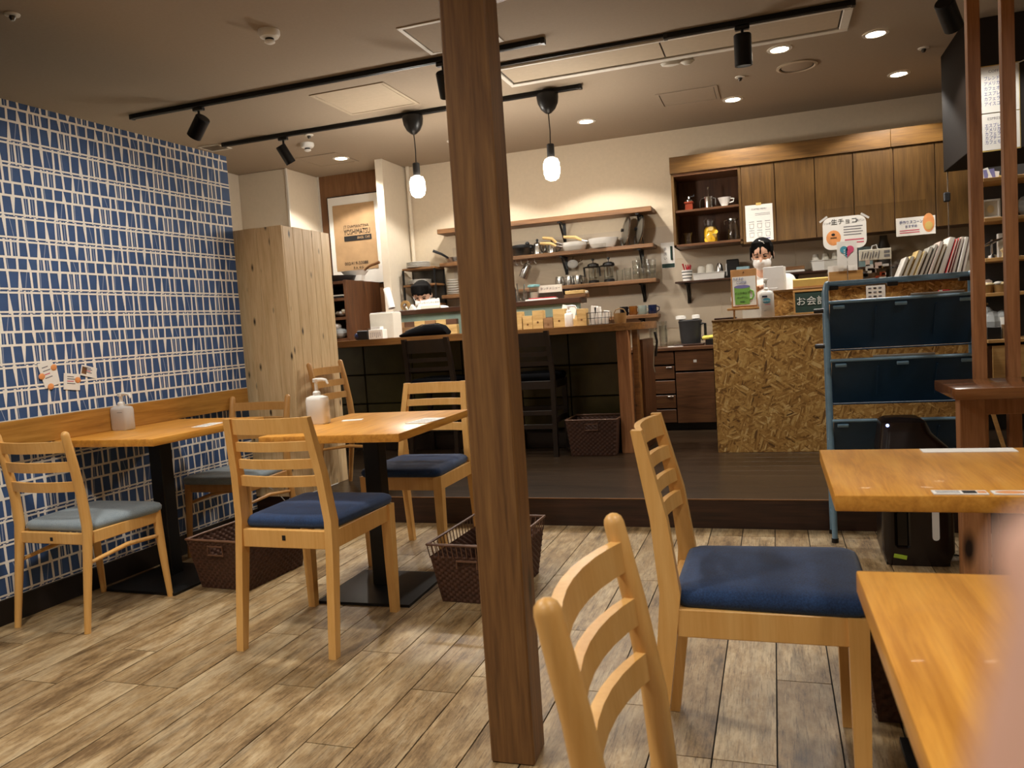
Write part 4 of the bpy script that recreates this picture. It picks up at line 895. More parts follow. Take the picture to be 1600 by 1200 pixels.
# tiled splash panels on the back wall (low relief)
for i in range(6):
    for j in range(3): o = MB().box(-2.9+i*.62+.002, -2.9+(i+1)*.62-.002, BW-.0035, BW+.002, PF+.85+j*.3+.002, PF+.85+(j+1)*.3-.002).build('wall_tile', 'wall_tile', bpy.data.objects['wall_back'])

# ------------------------------------------------------------------ wall cabinets
uc = thing('wall_cabinet', 'long brown wall cabinet with an open cubby and flat doors', 'cabinet', (-.76, BW, 1.655))
def ub(name, mat, x0, x1, y0, y1, z0, z1, b=.002, par=None): return MB().box(x0+.76, x1+.76, y0-BW, y1-BW, z0-1.655, z1-1.655, b=b).build(name, mat, par or uc)
ub('header_board', 'cab_top', -.765, .90, 6.715, 7.078, 2.283, 2.418); ub('header_board', 'cab_top', .902, 1.75, 6.715, 7.078, 2.283, 2.418)
ub('carcass', 'cabinet_brown', -.205, 1.75, 6.752, 7.078, 1.66, 2.282, 0)
ub('side_panel', 'walnut_v', -.76, -.738, 6.73, 7.078, 1.68, 2.282); ub('side_panel', 'walnut_v', -.226, -.206, 6.73, 7.078, 1.66, 2.282)
ub('bottom_board', 'walnut', -.76, -.206, 6.73, 7.078, 1.68, 1.70); ub('cubby_shelf', 'walnut', -.738, -.226, 6.74, 7.078, 1.963, 1.982); ub('top_board', 'walnut', -.738, -.226, 6.73, 7.078, 2.258, 2.282); ub('back_panel', 'cabinet_brown', -.738, -.226, 7.06, 7.078, 1.70, 2.26, 0)
dx = [-.205, .055, .353, .632, .916, 1.2, 1.47, 1.75]
for a, b in zip(dx, dx[1:]): ub('door', 'walnut_v', a+.003, b-.003, 6.73, 6.75, 1.655, 2.28, .0015)
hd = MB().box(0, .05, -.016, -.001, 0, .012, b=.003).build('handle', 'steel', [o for o in uc.children if o.name.startswith('door')][5], loc=(1.42+.76, 6.73-BW, 2.0-1.655))
# note on the first door
nt = thing('recipe_sheet', 'white sheet of small drawings taped to the cabinet door', 'notice', (-.075, 6.728, 1.66)); MB().box(-.105, .105, -.002, .0, .01, .3).build('sheet', 'paper', nt); MB().box(-.02, .02, -.003, -.001, .295, .315).build('tape', 'gold_paper', nt); text('COFFEE MENU', .018, (0, -.003, .265), 'ink_grey', nt)
for j in range(2):
    for i in range(3):
        x, z = -.06+i*.062, .15-j*.07
        MB().tube([(x-.017, -.003, z), (x+.017, -.003, z), (x+.014, -.003, z-.035), (x-.014, -.003, z-.035)], .0012, 4, loop=True).build('drawn_cup', 'ink_grey', nt); MB().box(x-.02, x+.02, -.0028, -.002, z+.014, z+.018).build('print_line', 'ink_grey', nt)
for k in range(2): MB().box(-.03, .085, -.0028, -.002, .228-k*.012, .231-k*.012).build('print_line', 'ink_grey', nt)
MB().box(-.02, .08, -.0028, -.002, .024, .030).build('blue_line', 'ink_blue', nt)
CS, CB = 1.9825, 1.7005
t = thing('coffee_mill', 'small red brown hand coffee mill in the upper cubby', 'coffee mill', (-.634, 6.86, CS)); MB().lathe([(.052, 0), (.05, .012), (.042, .014), (.042, .062), (.052, .066), (.052, .076)], seg=4).build('box', 'copper_red', t, smooth=0, rot=(0, 0, R_(45))); MB().lathe([(.03, .076), (.032, .09), (.012, .1), (.006, .12)], seg=14).build('hopper', 'steel', t); MB().tube([(0, 0, .118), (.045, -.01, .122), (.045, -.01, .135)], .005, 6).build('crank', 'black_plastic', t)
t = thing('gooseneck_spout', 'thin steel milk frother hooked left of the steel pot', 'frother', (-.545, 6.88, CS)); MB().tube([(0, 0, .0), (0, 0, .07), (.012, 0, .095), (.035, 0, .098), (.04, 0, .09)], .004, 6).lathe([(.012, 0), (.012, .01), (.004, .012)], seg=10).build('wand', 'steel', t)
t = vessel('steel_pot', 'tall steel pot with a plunger rod in the upper cubby', 'pot', (-.475, 6.88, CS), [(.036, 0), (.036, .1), (.038, .104), (.01, .11)], 'steel'); MB().tube([(0, 0, .108), (0, 0, .165)], .003, 6).lathe([(.007, .165), (.009, .18), (.004, .19)], seg=10).build('plunger', 'steel', t); MB().tube([(.036, -.01, .09), (.06, -.02, .085), (.058, -.02, .03)], .005, 6).build('handle', 'dark_steel', t)
t = vessel('dripper', 'white ceramic coffee dripper with handle in the upper cubby', 'dripper', (-.345, 6.87, CS), [(.042, 0), (.042, .006), (.026, .008), (.026, .016), (.055, .082), (.051, .082), (.022, .018)], 'white_ceramic'); MB().tube([(.047, -.005, .07), (.078, -.008, .066), (.07, -.008, .042), (.04, -.005, .036)], .006, 6).build('handle', 'white_ceramic', t)
vessel('beaker', 'small clear glass server at the left of the lower cubby', 'glass', (-.655, 6.86, CB), [(.03, 0), (.034, .01), (.03, .07), (.045, .1), (.042, .1), (.027, .07), (.03, .012), (.003, .01)], 'clear_glass')
t = vessel('glass_jar', 'glass jar packed with yellow lemon slices in the lower cubby', 'jar', (-.468, 6.86, CB), [(.05, 0), (.056, .01), (.057, .12), (.04, .145), (.04, .17), (.042, .175), (.038, .175), (.037, .145)], 'clear_glass'); MB().lathe([(.046, .004), (.052, .012), (.053, .11), (.04, .13)], seg=18).build('lemons', 'lemon', t)
for k in range(7): MB().lathe([(.02, 0), (.02, .004)], T=Matrix.Translation((-.03+.012*k, -.048+.01*abs(k-3)*.3, .025+.03*((k*5) % 4))) @ Matrix.Rotation(R_(70+20*(k % 3)), 4, 'X'), seg=12).build('lemon_slice', 'gold_paper' if k % 2 else 'lemon', t)
MB().lathe([(.043, .175), (.043, .195), (.02, .2)], seg=18).build('lid', 'clear_glass', t); MB().tube([(-.045, 0, .15), (-.05, 0, .19), (-.03, 0, .205)], .003, 6).build('clip', 'steel', t)
t = vessel('glass_server', 'tall clear glass server at the right of the lower cubby', 'glass', (-.285, 6.86, CB), [(.045, 0), (.05, .02), (.045, .12), (.035, .15), (.04, .19), (.037, .19), (.032, .15), (.042, .12), (.047, .02), (.003, .006)], 'clear_glass'); MB().lathe([(.04, .17), (.045, .172), (.045, .182), (.04, .184)], seg=18, cap0=False, cap1=False).build('metal_band', 'steel', t); MB().tube([(-.04, 0, .178), (-.07, 0, .17), (-.068, 0, .14)], .004, 6).build('handle', 'steel', t)
# dark shelf things
Z4 = 1.4005
t = vessel('straw_cup', 'striped white cup full of red stirrers on the dark shelf', 'cup', (-.685, 6.93, Z4), [(.036, 0), (.046, .095), (.043, .095), (.034, .005)], 'paper')
for k in range(3): MB().lathe([(.0385+.0028*k, .022+.026*k), (.0405+.0028*k, .03+.026*k)], seg=18, cap0=False, cap1=False).build('stripe', 'dark_grey', t)
for k in range(9): MB().tube([(.02*math.cos(k), .02*math.sin(k), .02), (.035*math.cos(k*1.9), .03*math.sin(k*1.9), .135+.008*(k % 3))], .005, 5).build('stirrer', 'red_plastic', t)
def tray(lb, x0, x1, y0, y1, h_, loc):
    t = thing('white_tray', lb, 'tray', loc, 0, 'white plastic trays'); m = MB()
    m.skin([m.ring([(x0+i, y0+i, z), (x1-i, y0+i, z), (x1-i, y1-i, z), (x0+i, y1-i, z)]) for i, z in ((.012, 0), (.003, h_), (-.004, h_), (-.004, h_+.004), (.006, h_+.004), (.016, .006))], True, True).build('tray', 'white_plastic', t); return t
tray('long white tray with upturned cups on the dark shelf', -.135, .135, -.09, .09, .055, (-.50, 6.94, Z4))
for k, x in enumerate((-.565, -.495)):
    t = thing('paper_cup', ('left', 'right')[k]+' of two upturned pale cups in the long white tray', 'cup', (x, 6.94, Z4+.0065), 0, 'upturned pale cups'); MB().lathe([(.043-.006*(1-k), 0), (.036-.004*(1-k), .06), (.03, .10+.012*k), (.02, .112+.012*k)], seg=18).build('cup', 'off_white', t, smooth=50)
vessel('steel_shaker', 'steel shaker cup in the long white tray', 'shaker', (-.415, 6.94, Z4+.0065), [(.03, 0), (.032, .03), (.026, .1), (.016, .125)], 'steel')
t = thing('black_canister', 'square black canister behind the staff woman on the dark shelf', 'canister', (-.305, 6.97, Z4)); MB().box(-.05, .05, -.045, .045, 0, .155, b=.005).build('body', 'black_plastic', t); MB().tube([(-.052, -.05, .02), (-.052, -.05, .12)], .006, 6).build('lever', 'paper_grey', t)
t = thing('blue_box', 'pale blue box on the dark shelf left of the staff woman', 'box', (-.225, 6.93, Z4)); MB().box(-.05, .055, -.04, .04, 0, .085, b=.004).build('box', 'blue_box', t); MB().box(-.03, .05, -.042, -.04, .01, .055).build('dark_window', 'dark_grey', t)
t = thing('serving_board', 'brown serving board standing over a white tray at right shelf', 'board', (.13, 6.94, Z4)); MB().box(-.13, .13, -.08, .08, .022, .05, b=.004).build('board', 'shelf_wood', t); MB().box(-.135, .13, -.09, .09, 0, .02, b=.005).build('under_tray', 'white_plastic', t)
tray('short white tray behind the wooden card box', -.10, .14, -.08, .08, .08, (.41, 6.94, Z4))
for k in range(3):
    t = thing('glass_cup', ('left', 'middle', 'right')[k]+' upturned grey cup in the short white tray', 'cup', (.35+k*.075, 6.95, Z4+.0065), 0, 'upturned grey cups'); MB().lathe([(.036, 0), (.03, .08), (.02, .13)], seg=16).build('cup', 'off_white', t, smooth=50)
t = vessel('dark_jug', 'dark grey jug on the shelf behind the magazines', 'jug', (.86, 6.95, Z4), [(.05, 0), (.055, .12), (.03, .2), (.028, .24)], 'dark_grey')
bx = MB().box(-.05, .05, -.04, .04, 0, .16, b=.003).build('blue_carton', 'blue_box', loc=(.72, 6.93, Z4)); tag(bx, 'light blue carton on the shelf just left of the magazines', 'carton')
pn = thing('cable_toggle', 'thin grey cord with a dark toggle hanging by the cabinet', 'cord', (1.148, 6.03, 1.424)); MB().tube([(0, 0, 0), (0, 0, .531)], .004, 6).build('cord', 'steel', pn); MB().box(-.028, .014, -.014, .014, .33, .395, b=.008).build('toggle', 'black_plastic', pn)

# ------------------------------------------------------------------ drawer unit
du = thing('drawer_unit', 'brown wood grain drawer and door unit below the back wall', 'cabinet', (-.9, 6.6, PF))
def db(name, mat, x0, x1, y0, y1, z0, z1, b=.002, par=None): return MB().box(x0+.9, x1+.9, y0-6.6, y1-6.6, z0-PF, z1-PF, b=b).build(name, mat, par or du)
db('worktop', 'walnut', -3.32, .9, 6.585, 7.075, .825, .853); db('carcass', 'dark_joint', -3.3, .9, 6.625, 7.07, .215, .825, 0); db('kick_board', 'black_plastic', -3.3, .9, 6.66, 7.07, PF, .215, 0)
for k in range(5):
    z1 = .82-k*.122; d = db('drawer', 'walnut', -.985, -.795, 6.602, 6.625, z1-.108, z1); db('handle', 'steel', -.86, -.81, 6.592, 6.603, z1-.016, z1-.006, .002, d) if k % 2 else None
for a, b in ((-1.9, -1.45), (-1.44, -.995)): db('door', 'walnut', a, b, 6.602, 6.625, .22, .82)
d = db('drawer', 'walnut', -.785, -.475, 6.602, 6.625, .655, .82); db('door', 'walnut', -.785, -.475, 6.602, 6.625, .22, .638)
db('label_tag', 'paper', -.635, -.61, 6.600, 6.6025, .72, .742, 0, d); db('door', 'walnut', -.465, -.05, 6.602, 6.625, .22, .82); db('door', 'walnut', -.045, .4, 6.602, 6.625, .22, .82)
ZW = .8535
for k, x in enumerate((-.985, -.90)):
    t = thing('glass_stack', ('left', 'right')[k]+' of two tall stacks of clear glasses on the brown worktop', 'glass stack', (x, 6.83, ZW), 0, 'glass stacks on the worktop')
    for j in range(5): MB().lathe([(p[0], p[1]+j*.036) for p in cupprof(.038, .075, f=.85)], seg=16).build('glass', 'clear_glass', t)
t = thing('brewer', 'black lidded coffee server on the brown worktop', 'coffee server', (-.67, 6.83, ZW+.018)); MB().lathe([(.085, 0), (.092, .05), (.1, .165), (.106, .19), (.09, .2)], seg=20, sx=.95, sy=.8).build('body', 'dark_grey', t); MB().tube([(.09, -.02, .16), (.125, -.02, .16), (.125, -.02, .04), (.09, -.02, .03)], .012, 8).build('handle', 'black_plastic', t)
for k, x in enumerate((-.075, .05)): MB().lathe([(.02, .2), (.045-.01*k, .208), (.042-.01*k, .235), (.02, .24)], (x, 0, 0), 16).build('white_lid', 'white_ceramic', t)
t = thing('brown_tray', 'brown tray under the black coffee server', 'tray', (-.67, 6.80, ZW)); MB().box(-.13, .115, -.10, .11, 0, .016, b=.004).build('tray', 'dark_brown_wood', t)
t = thing('cloth_bin', 'small black bin on the brown worktop beside the OSB counter', 'bin', (-.485, 6.75, ZW)); MB().box(-.055, .055, -.05, .05, 0, .05, b=.004).build('bin', 'black_plastic', t)
t = thing('yellow_cloth', 'crumpled yellow cloth over the small black bin', 'cloth', (-.50, 6.74, ZW+.05)); m = MB(); m.ell((0, 0, .012), (.05, .04, .018), seg=9).ell((-.035, -.02, .01), (.035, .03, .02), seg=8).ell((.03, .01, .018), (.03, .03, .016), seg=8).build('folds', 'yellow_cloth', t, smooth=0)
t = vessel('white_cup', 'white bottle top just behind the OSB counter edge', 'bottle', (-.425, 6.88, ZW), [(.03, 0), (.03, .08), (.012, .1), (.012, .13)], 'white_plastic')
t = thing('white_cloth', 'flat white cloth under the brown tray', 'cloth', (-.79, 6.70, ZW)); MB().box(-.06, .06, -.05, .04, 0, .004, T=Matrix.Rotation(R_(15), 4, 'Z')).build('cloth', 'white_cloth', t)
t = thing('tongs_holder', 'black handled tongs hung on the end of the bar', 'tongs', (-.84, 5.9, .80)); MB().tube([(0, 0, .2), (.015, -.01, .13), (.0, -.02, .02)], .01, 6).build('black_grip', 'black_plastic', t); MB().tube([(-.01, 0, .1), (-.02, -.01, -.05), (-.012, -.01, -.1)], .006, 6).build('steel_arm', 'steel', t)

# ------------------------------------------------------------------ OSB cash counter
oc = thing('osb_counter', 'chipboard faced cash counter with a raised ledge behind', 'counter', (.4, 5.5, PF))
def ob(name, mat, x0, x1, y0, y1, z0, z1, b=.002): return MB().box(x0-.4, x1-.4, y0-5.5, y1-5.5, z0-PF, z1-PF, b=b).build(name, mat, oc)
ob('front_board', 'osb', -.392, 1.24, 5.50, 5.512, PF, 1.048, .001); ob('side_board', 'osb', -.392, -.38, 5.512, 6.0, PF, 1.048, .001); ob('carcass', 'cabinet_brown', -.38, 1.24, 5.512, 6.0, PF+.001, 1.04, 0)
ob('counter_top', 'cab_top', -.396, 1.25, 5.494, 6.0, 1.048, 1.062); ob('riser_board', 'osb', .012, 1.24, 5.75, 5.762, 1.062, 1.222, .001); ob('riser_core', 'cabinet_brown', .014, 1.24, 5.762, 6.0, 1.062, 1.222, 0); ob('ledge_top', 'cab_top', .008, 1.25, 5.735, 6.05, 1.222, 1.240)
ZC, ZR = 1.0625, 1.2405
ez = thing('poster_stand', 'cork clipboard stand with a green mug coffee poster', 'sign', (-.18, 5.60, ZC))
T = Matrix.Rotation(R_(-6), 4, 'X')
MB().box(-.085, .085, -.004, .004, .075, .335, b=.002, T=T).build('board', 'cork', ez); MB().box(-.075, .078, -.007, -.004, .085, .285, T=T).build('poster', 'paper', ez); MB().box(-.115, .095, -.035, .01, .058, .070, b=.002, T=T).build('ledge', 'light_oak', ez)
for s in (-.07, .07): MB().box(s-.006, s+.006, -.006, .006, 0, .06).build('leg', 'light_oak', ez)
MB().tube([(0, .03, .2), (0, .14, .004)], .005, 6).build('back_leg', 'light_oak', ez)
RT = (R_(84), 0, 0)
def tz(z, d=-.009): return (z*math.sin(R_(6))+d, z)
m = MB(); m.prism([(-.06, .095), (.035, .095), (.04, .215), (-.064, .215)], 'Y', -.0092, -.0075); m.tube([(.038, -.0085, .19), (.058, -.0085, .18), (.062, -.0085, .15), (.052, -.0085, .13), (.037, -.0085, .13)], .006, 6)
o = m.build('printed_mug', 'mug_green', ez); o.rotation_euler = (R_(-6), 0, 0)
o = MB().lathe([(.052, 0), (.052, .0012)], T=Matrix.Translation((-.012, -.0085, .215)) @ Matrix.Diagonal((1, 1, .22, 1)) @ RX, seg=20).build('printed_rim', 'mug_lip', ez); o.rotation_euler = (R_(-6), 0, 0)
for s, z, sz, c, x in (('おすすめ', .268, .022, 'ink_blue', -.035), ('COFFEE', .243, .024, 'ink_blue', -.015), ('インドネシア', .17, .021, 'ink_black', -.012), ('マンデリン', .14, .018, 'chalk_green', -.012), ('¥480', .112, .018, 'chalk_green', -.012)):
    y, zz = tz(z, -.0105); text(s, sz, (x, y, zz), c, ez, RT, sx=.8)
MB().lathe([(.004, 0), (.004, .003)], T=T @ Matrix.Translation((0, -.0045, .315)) @ RX, seg=10).build('pin', 'steel', ez)
t = thing('price_card', 'small cream card under the green mug poster', 'card', (-.135, 5.56, ZC)); MB().box(-.06, .06, -.002, .002, 0, .055, T=Matrix.Rotation(R_(-8), 4, 'X')).build('card', 'off_white', t);
t = thing('dark_tray', 'thin dark tray at the left corner of the cash counter', 'tray', (-.30, 5.68, ZC)); MB().box(-.085, .06, -.08, .08, 0, .012, b=.003).build('tray', 'dark_brown_wood', t)
sb = pump_bottle('white soap pump bottle with blue oval label on cash counter', (-.037, 5.58, ZC), .095, .055, .175, 'white_plastic', .255, -.2, group='pump bottles')
MB().lathe([(.027, 0), (.027, .001)], T=Matrix.Translation((0, -.0285, .108)) @ Matrix.Diagonal((1, 1, .68, 1)) @ RX, seg=20).build('blue_oval', 'teal_print', sb); MB().box(-.027, .006, -.0292, -.0275, .132, .142).build('dark_flash', 'mug_navy', sb); text('Biore u', .018, (0, -.0305, .107), 'paper', sb); text('sanitizer', .012, (.008, -.03, .083), 'ink_red', sb); text('99.9', .009, (-.012, -.03, .04), 'ink_grey', sb)
t = thing('register_screen', 'pale grey back of a register screen before the woman', 'screen', (.01, 5.90, ZC)); MB().box(-.065, .075, -.012, .0, .17, .35, b=.004, T=Matrix.Rotation(R_(-4), 4, 'X')).build('back_cover', 'paper_grey', t); MB().box(.06, .088, -.0, .012, .165, .345, b=.003, T=Matrix.Rotation(R_(-4), 4, 'X')).build('bezel', 'white_plastic', t); MB().box(-.03, .03, -.004, .03, .0, .2, b=.004).build('stand', 'paper_grey', t)
t = thing('gold_folder', 'golden yellow folded card lying on the raised ledge', 'folder', (.255, 5.86, ZR)); m = MB(); m.prism([(-.05, 0), (-.055, .06), (-.03, .068), (.05, .01), (.05, 0)], 'X', -.115, .12); m.build('folder', 'gold_paper', t); MB().box(-.115, .12, -.056, -.05, .0, .014).build('lip', 'cork', t)
ch = thing('chalkboard', 'small framed chalkboard with white Japanese lettering', 'chalkboard', (.25, 5.70, ZC)); T = Matrix.Rotation(R_(-9), 4, 'X')
MB().box(-.105, .105, -.003, .003, .01, .155, T=T).build('slate', 'chalk_green', ch)
for q in ((-.115, .115, 0, .012), (-.115, .115, .153, .165), (-.115, -.103, .012, .153), (.103, .115, .012, .153)): MB().box(q[0], q[1], -.007, .007, q[2], q[3], b=.001, T=T).build('frame', 'light_oak', ch)
text('お会計', .064, (.0, .0065, .085), 'chalk', ch, (R_(81), 0, 0), sx=1.02)
cbx = thing('card_box', 'oak card box on the raised ledge holding white cards', 'box', (.475, 5.80, ZR)); 
for q in ((-.105, .105, -.05, -.042), (-.105, .105, .042, .05), (-.105, -.097, -.042, .042), (.097, .105, -.042, .042)): MB().box(*q, 0, .095, b=.001).build('side', 'light_oak', cbx)
MB().box(-.097, .097, -.042, .042, 0, .008).build('bottom', 'light_oak', cbx)
for k in range(5): 
    t = thing('shop_card', 'white shop card in the oak card box, '+('leftmost', 'second from left', 'middle one', 'second from right', 'rightmost')[k], 'card', (.40+k*.03, 5.80-.02+.01*k, ZR+.009), 0, 'white shop cards'); MB().box(-.035, .035, -.001, .001, 0, .125+.003*(k % 2)).build('card', 'paper', t)
hc = thing('heart_card', 'white card with a blue and pink heart on a wire clip', 'card', (.485, 5.735, ZR)); MB().tube([(0, 0, .0), (0, 0, .16)], .0025, 5).lathe([(.02, 0), (.018, .006), (.004, .008)], seg=12).build('clip_wire', 'steel', hc)
MB().box(-.062, .062, -.002, .002, .13, .29).build('card', 'paper', hc)
for s, c in ((-1, 'teal_print'), (1, 'pink_red')): MB().lathe([(.024, 0), (.024, .001)], T=Matrix.Translation((s*.019, -.003, .235)) @ RX, seg=18).build('heart_lobe', c, hc)
MB().prism([(-.042, .232), (0, .18), (0, .245)], 'Y', -.0038, -.0025).build('heart_tip', 'teal_print', hc); MB().prism([(.042, .232), (0, .245), (0, .18)], 'Y', -.0039, -.0025).build('heart_tip', 'pink_red', hc)
for k in range(9): MB().box(-.02+(k % 3)*.013, -.012+(k % 3)*.013, -.0046, -.004, .2+(k//3)*.014, .207+(k//3)*.014).build('heart_dot', ('paper', 'mug_navy', 'pink_red')[k % 3], hc)
scn = thing('counter_screen', 'clear acrylic screen on the cash counter ledge with notices', 'screen', (.68, 5.88, ZR)); MB().box(-.33, .31, -.002, .002, .02, .53).build('pane', 'acrylic', scn); MB().box(-.33, .31, -.02, .02, 0, .02, b=.003).build('foot_rail', 'acrylic', scn)
def rrect(w_, h_, r, n=5): return [((w_/2-r)*sx+r*math.cos(R_(a0+90*k/n)), (h_/2-r)*sy+r*math.sin(R_(a0+90*k/n))) for sx, sy, a0 in ((1, 1, 0), (-1, 1, 90), (-1, -1, 180), (1, -1, 270)) for k in range(n+1)]
nb = thing('bread_notice', 'rounded white notice with an orange picture taped on the screen', 'notice', (.485, 5.872, 1.60)); MB().prism(rrect(.275, .22, .05), 'Y', -.003, 0).build('sheet', 'paper', nb); MB().ell((-.07, -.003, -.03), (.048, .0015, .052)).build('picture', 'peach', nb); MB().box(-.09, -.05, -.0055, -.0045, -.035, -.025).build('picture_detail', 'shelf_wood', nb); MB().ell((-.072, -.005, -.008), (.012, .0012, .009)).build('picture_detail', 'ink_black', nb)
text('生チョコ', .042, (.0, -.0045, .075), 'ink_black', nb); text('リッチな', .018, (-.1, -.0045, .07), 'ink_grey', nb); text('食パン', .018, (.1, -.0045, .075), 'ink_grey', nb)
for k in range(4): MB().box(-.005, .115-.01*(k % 2), -.004, -.003, .035-k*.018, .041-k*.018).build('print_line', 'ink_grey', nb)
for k in range(2): MB().box(0, .12, -.004, -.003, -.055-k*.02, -.047-k*.02).build('pink_line', 'ink_red', nb)
for s in (-1, 1): MB().box(s*.13-.03, s*.13+.03, -.005, -.003, .095, .108, T=Matrix.Translation((s*.13, 0, .1)) @ Matrix.Rotation(R_(s*35), 4, 'Y') @ Matrix.Translation((-s*.13, 0, -.1))).build('tape', 'paper_grey', nb)
nc = thing('bun_notice', 'white handwritten notice with a round bun picture on the screen', 'notice', (.925, 5.872, 1.60)); MB().box(-.12, .115, -.003, 0, -.06, .06).build('sheet', 'paper', nc); MB().ell((.075, -.004, .015), (.036, .002, .062)).build('picture', 'peach', nc); MB().ell((.075, -.0065, -.005), (.024, .0012, .028)).build('picture_detail', 'gold_paper', nc)
text('手作りスコーン', .024, (-.03, -.0045, .028), 'ink_blue', nc, sx=.85); text('おすすめ', .022, (-.03, -.0045, 0), 'ink_blue', nc, sx=.85)
for k in range(2): MB().box(-.1, .02, -.004, -.003, -.028-k*.014, -.022-k*.014).build('pink_line', 'ink_red', nc)
# clear bag of goods
gb = thing('goods_bag', 'clear bag of patterned goods hanging before the screen', 'bag', (.665, 5.83, ZR)); m = MB(); m.box(-.10, .10, -.018, .018, .0, .23, b=.008).build('clear_sleeve', 'acrylic', gb)
rr = random.Random(5)
MB().box(-.098, .10, -.012, .012, .155, .228, b=.003).build('header_card', 'off_white', gb)
for k in range(14): MB().box((x := -.09+rr.random()*.14), x+.02+rr.random()*.03, -.016, -.012, (z := .01+rr.random()*.11), z+.012+rr.random()*.03).build('pattern_patch', ('book_pink', 'off_white', 'paper_grey', 'book_pink', 'ink_grey', 'block_a', 'copper_red')[k % 7], gb)
for k in range(7): MB().tube([(-.085+k*.017, -.0135, .165+.006*(k % 3)), (-.075+k*.017, -.0135, .215-.008*(k % 2))], .003, 5).build('printed_stroke', 'ink_grey', gb)
for k in range(2): MB().box(.055, .09, -.0135, -.012, .17+k*.026, .188+k*.026).build('print_block', 'ink_grey', gb)
MB().tube([(-.02, 0, .225), (-.015, 0, .25), (.01, 0, .255), (.02, 0, .225)], .004, 6).build('carry_handle', 'paper_grey', gb)
st = thing('rule_sheet', 'white printed sheet hung on the chipboard riser', 'notice', (.652, 5.735, 1.105)); MB().box(-.058, .058, 0, .002, 0, .125).build('sheet', 'paper', st)
for j in range(4):
    for i in range(3): MB().box(-.045+i*.031, -.026+i*.031, -.0012, 0, .015+j*.027, .025+j*.027).build('print_block', ('ink_black', 'ink_grey')[(i+j) % 2], st)
# leaning magazines
x = .80; spec = [('book_white', .022, .16, 22), ('book_cream', .03, .165, 22), ('book_tan', .032, .2, 22), ('book_cream', .02, .19, 22), ('book_grey', .024, .215, 21), ('book_grey', .018, .23, 21), ('book_pink', .024, .245, 20), ('book_cream', .02, .225, 20), ('book_white', .034, .265, 18), ('book_red', .012, .245, 17), ('book_red', .012, .25, 16), ('book_pink', .018, .255, 15), ('book_white', .022, .25, 13), ('book_pink', .018, .235, 12)]
nms = ['white', 'cream', 'tan', 'pale cream', 'grey', 'thin grey', 'tall pinkish', 'slim cream', 'thick white', 'left red', 'right red', 'pinkish', 'narrow white', 'rightmost pinkish']
x = .765
for k, (mt, th, h_, an) in enumerate(spec):
    t = thing('magazine', '%s magazine, number %d from the left in the leaning row' % (nms[k], k+1), 'magazine', (x, 5.63+.004*(k % 3), ZR-.0), 0, 'leaning magazines'); T = Matrix.Rotation(R_(an), 4, 'Y')
    MB().box(0, th*.9, 0, .2, 0, h_, b=.0015, T=T).build('cover', mt, t); MB().box(th*.2, th*.7, -.001, .19, .004, h_+.001, T=T).build('pages', 'off_white', t); x += th/math.cos(R_(an))+.0015+(h_*(math.tan(R_(an))-math.tan(R_(spec[k+1][3]))) if k < 13 else 0)

# ------------------------------------------------------------------ blue magazine rack
rk = thing('magazine_rack', 'blue painted steel magazine rack with three dark pockets', 'magazine rack', (.54, 3.96, 0))
xl, xr = -.305, .305
for x in (xl, xr):
    n = 'upright'
    MB().tube([(x, -.07, 0), (x, -.055, .6), (x, -.045, 1.17), (x+.006*(1 if x < 0 else -1), -.03, 1.2), (x+.01*(1 if x < 0 else -1), .0, 1.21)], .0125, 10).build(n, 'rack_blue', rk, smooth=60)
    MB().tube([(x, .09, 0), (x, .07, .6), (x, .05, 1.17), (x+.006*(1 if x < 0 else -1), .03, 1.2), (x+.01*(1 if x < 0 else -1), 0, 1.21)], .0125, 10).build(n, 'rack_blue', rk, smooth=60)
    for z in (.12, .47, .8): MB().tube([(x, -.065, z), (x, .085, z)], .008, 8).build('side_rung', 'rack_blue', rk)
    for y in (-.07, .09): MB().lathe([(.016, 0), (.016, .02)], (x, y, 0), 12).build('rubber_foot', 'black_plastic', rk)
MB().tube([(xl+.01, 0, 1.205), (xr-.01, 0, 1.205)], .0135, 10).build('top_bar', 'rack_blue', rk)
for x in (xl+.035, -.02, xr-.035): MB().box(x-.022, x+.022, -.018, .018, 1.178, 1.196, b=.003).build('clamp', 'black_plastic', rk)
for z in (1.085, .92): MB().tube([(xl-.05, 0, z), (xl+.01, -.03, z)], .011, 8).build('hook_end', 'black_plastic', rk)
for zt, zb in ((1.12, .905), (.855, .65), (.578, .37)):
    m = MB(); m.prism([(-.10, zt), (-.097, zt+.003), (.02, zb), (.017, zb-.003)], 'X', xl+.012, xr-.012)
    p = m.build('pocket_panel', 'rack_panel', rk)
    MB().tube([(xl+.006, -.1, zt), (xr-.006, -.1, zt)], .0075, 8).build('rim', 'rack_blue', p)
    MB().box(-.302, .302, .015, .05, zb-.012, zb-.006).build('tray', 'rack_panel', p)
    T = Matrix.Translation((0, -.0995, zt-.024)) @ Matrix.Rotation(math.atan2(.117, .215), 4, 'X')
    for x in (xl+.05, .0, xr-.05): MB().box(x-.024, x+.024, -.003, .010, -.007, .007, T=T, b=.002).build('label_clip', 'rack_blue', p)
    for x in (-.1, .0+.14): MB().box(x-.003, x+.003, -.0, .006, -.17, -.012, T=T).build('crease', 'rack_panel', p)
for k, (x0, x1, z, lb) in enumerate(((.04, .25, 1.12, 'grey magazine peeping over the top pocket of the blue rack'), (-.12, .13, .855, 'grey magazine peeping over the middle pocket of the blue rack'))):
    t = thing('magazine', lb, 'magazine', (.54, 3.96, 0), 0, 'magazines in the rack'); MB().box(x0, x1, .006, .012, -.17, .014, T=Matrix.Translation((0, -.1, z)) @ Matrix.Rotation(math.atan2(.117, .215), 4, 'X'), b=.001).build('cover', 'book_grey', t)
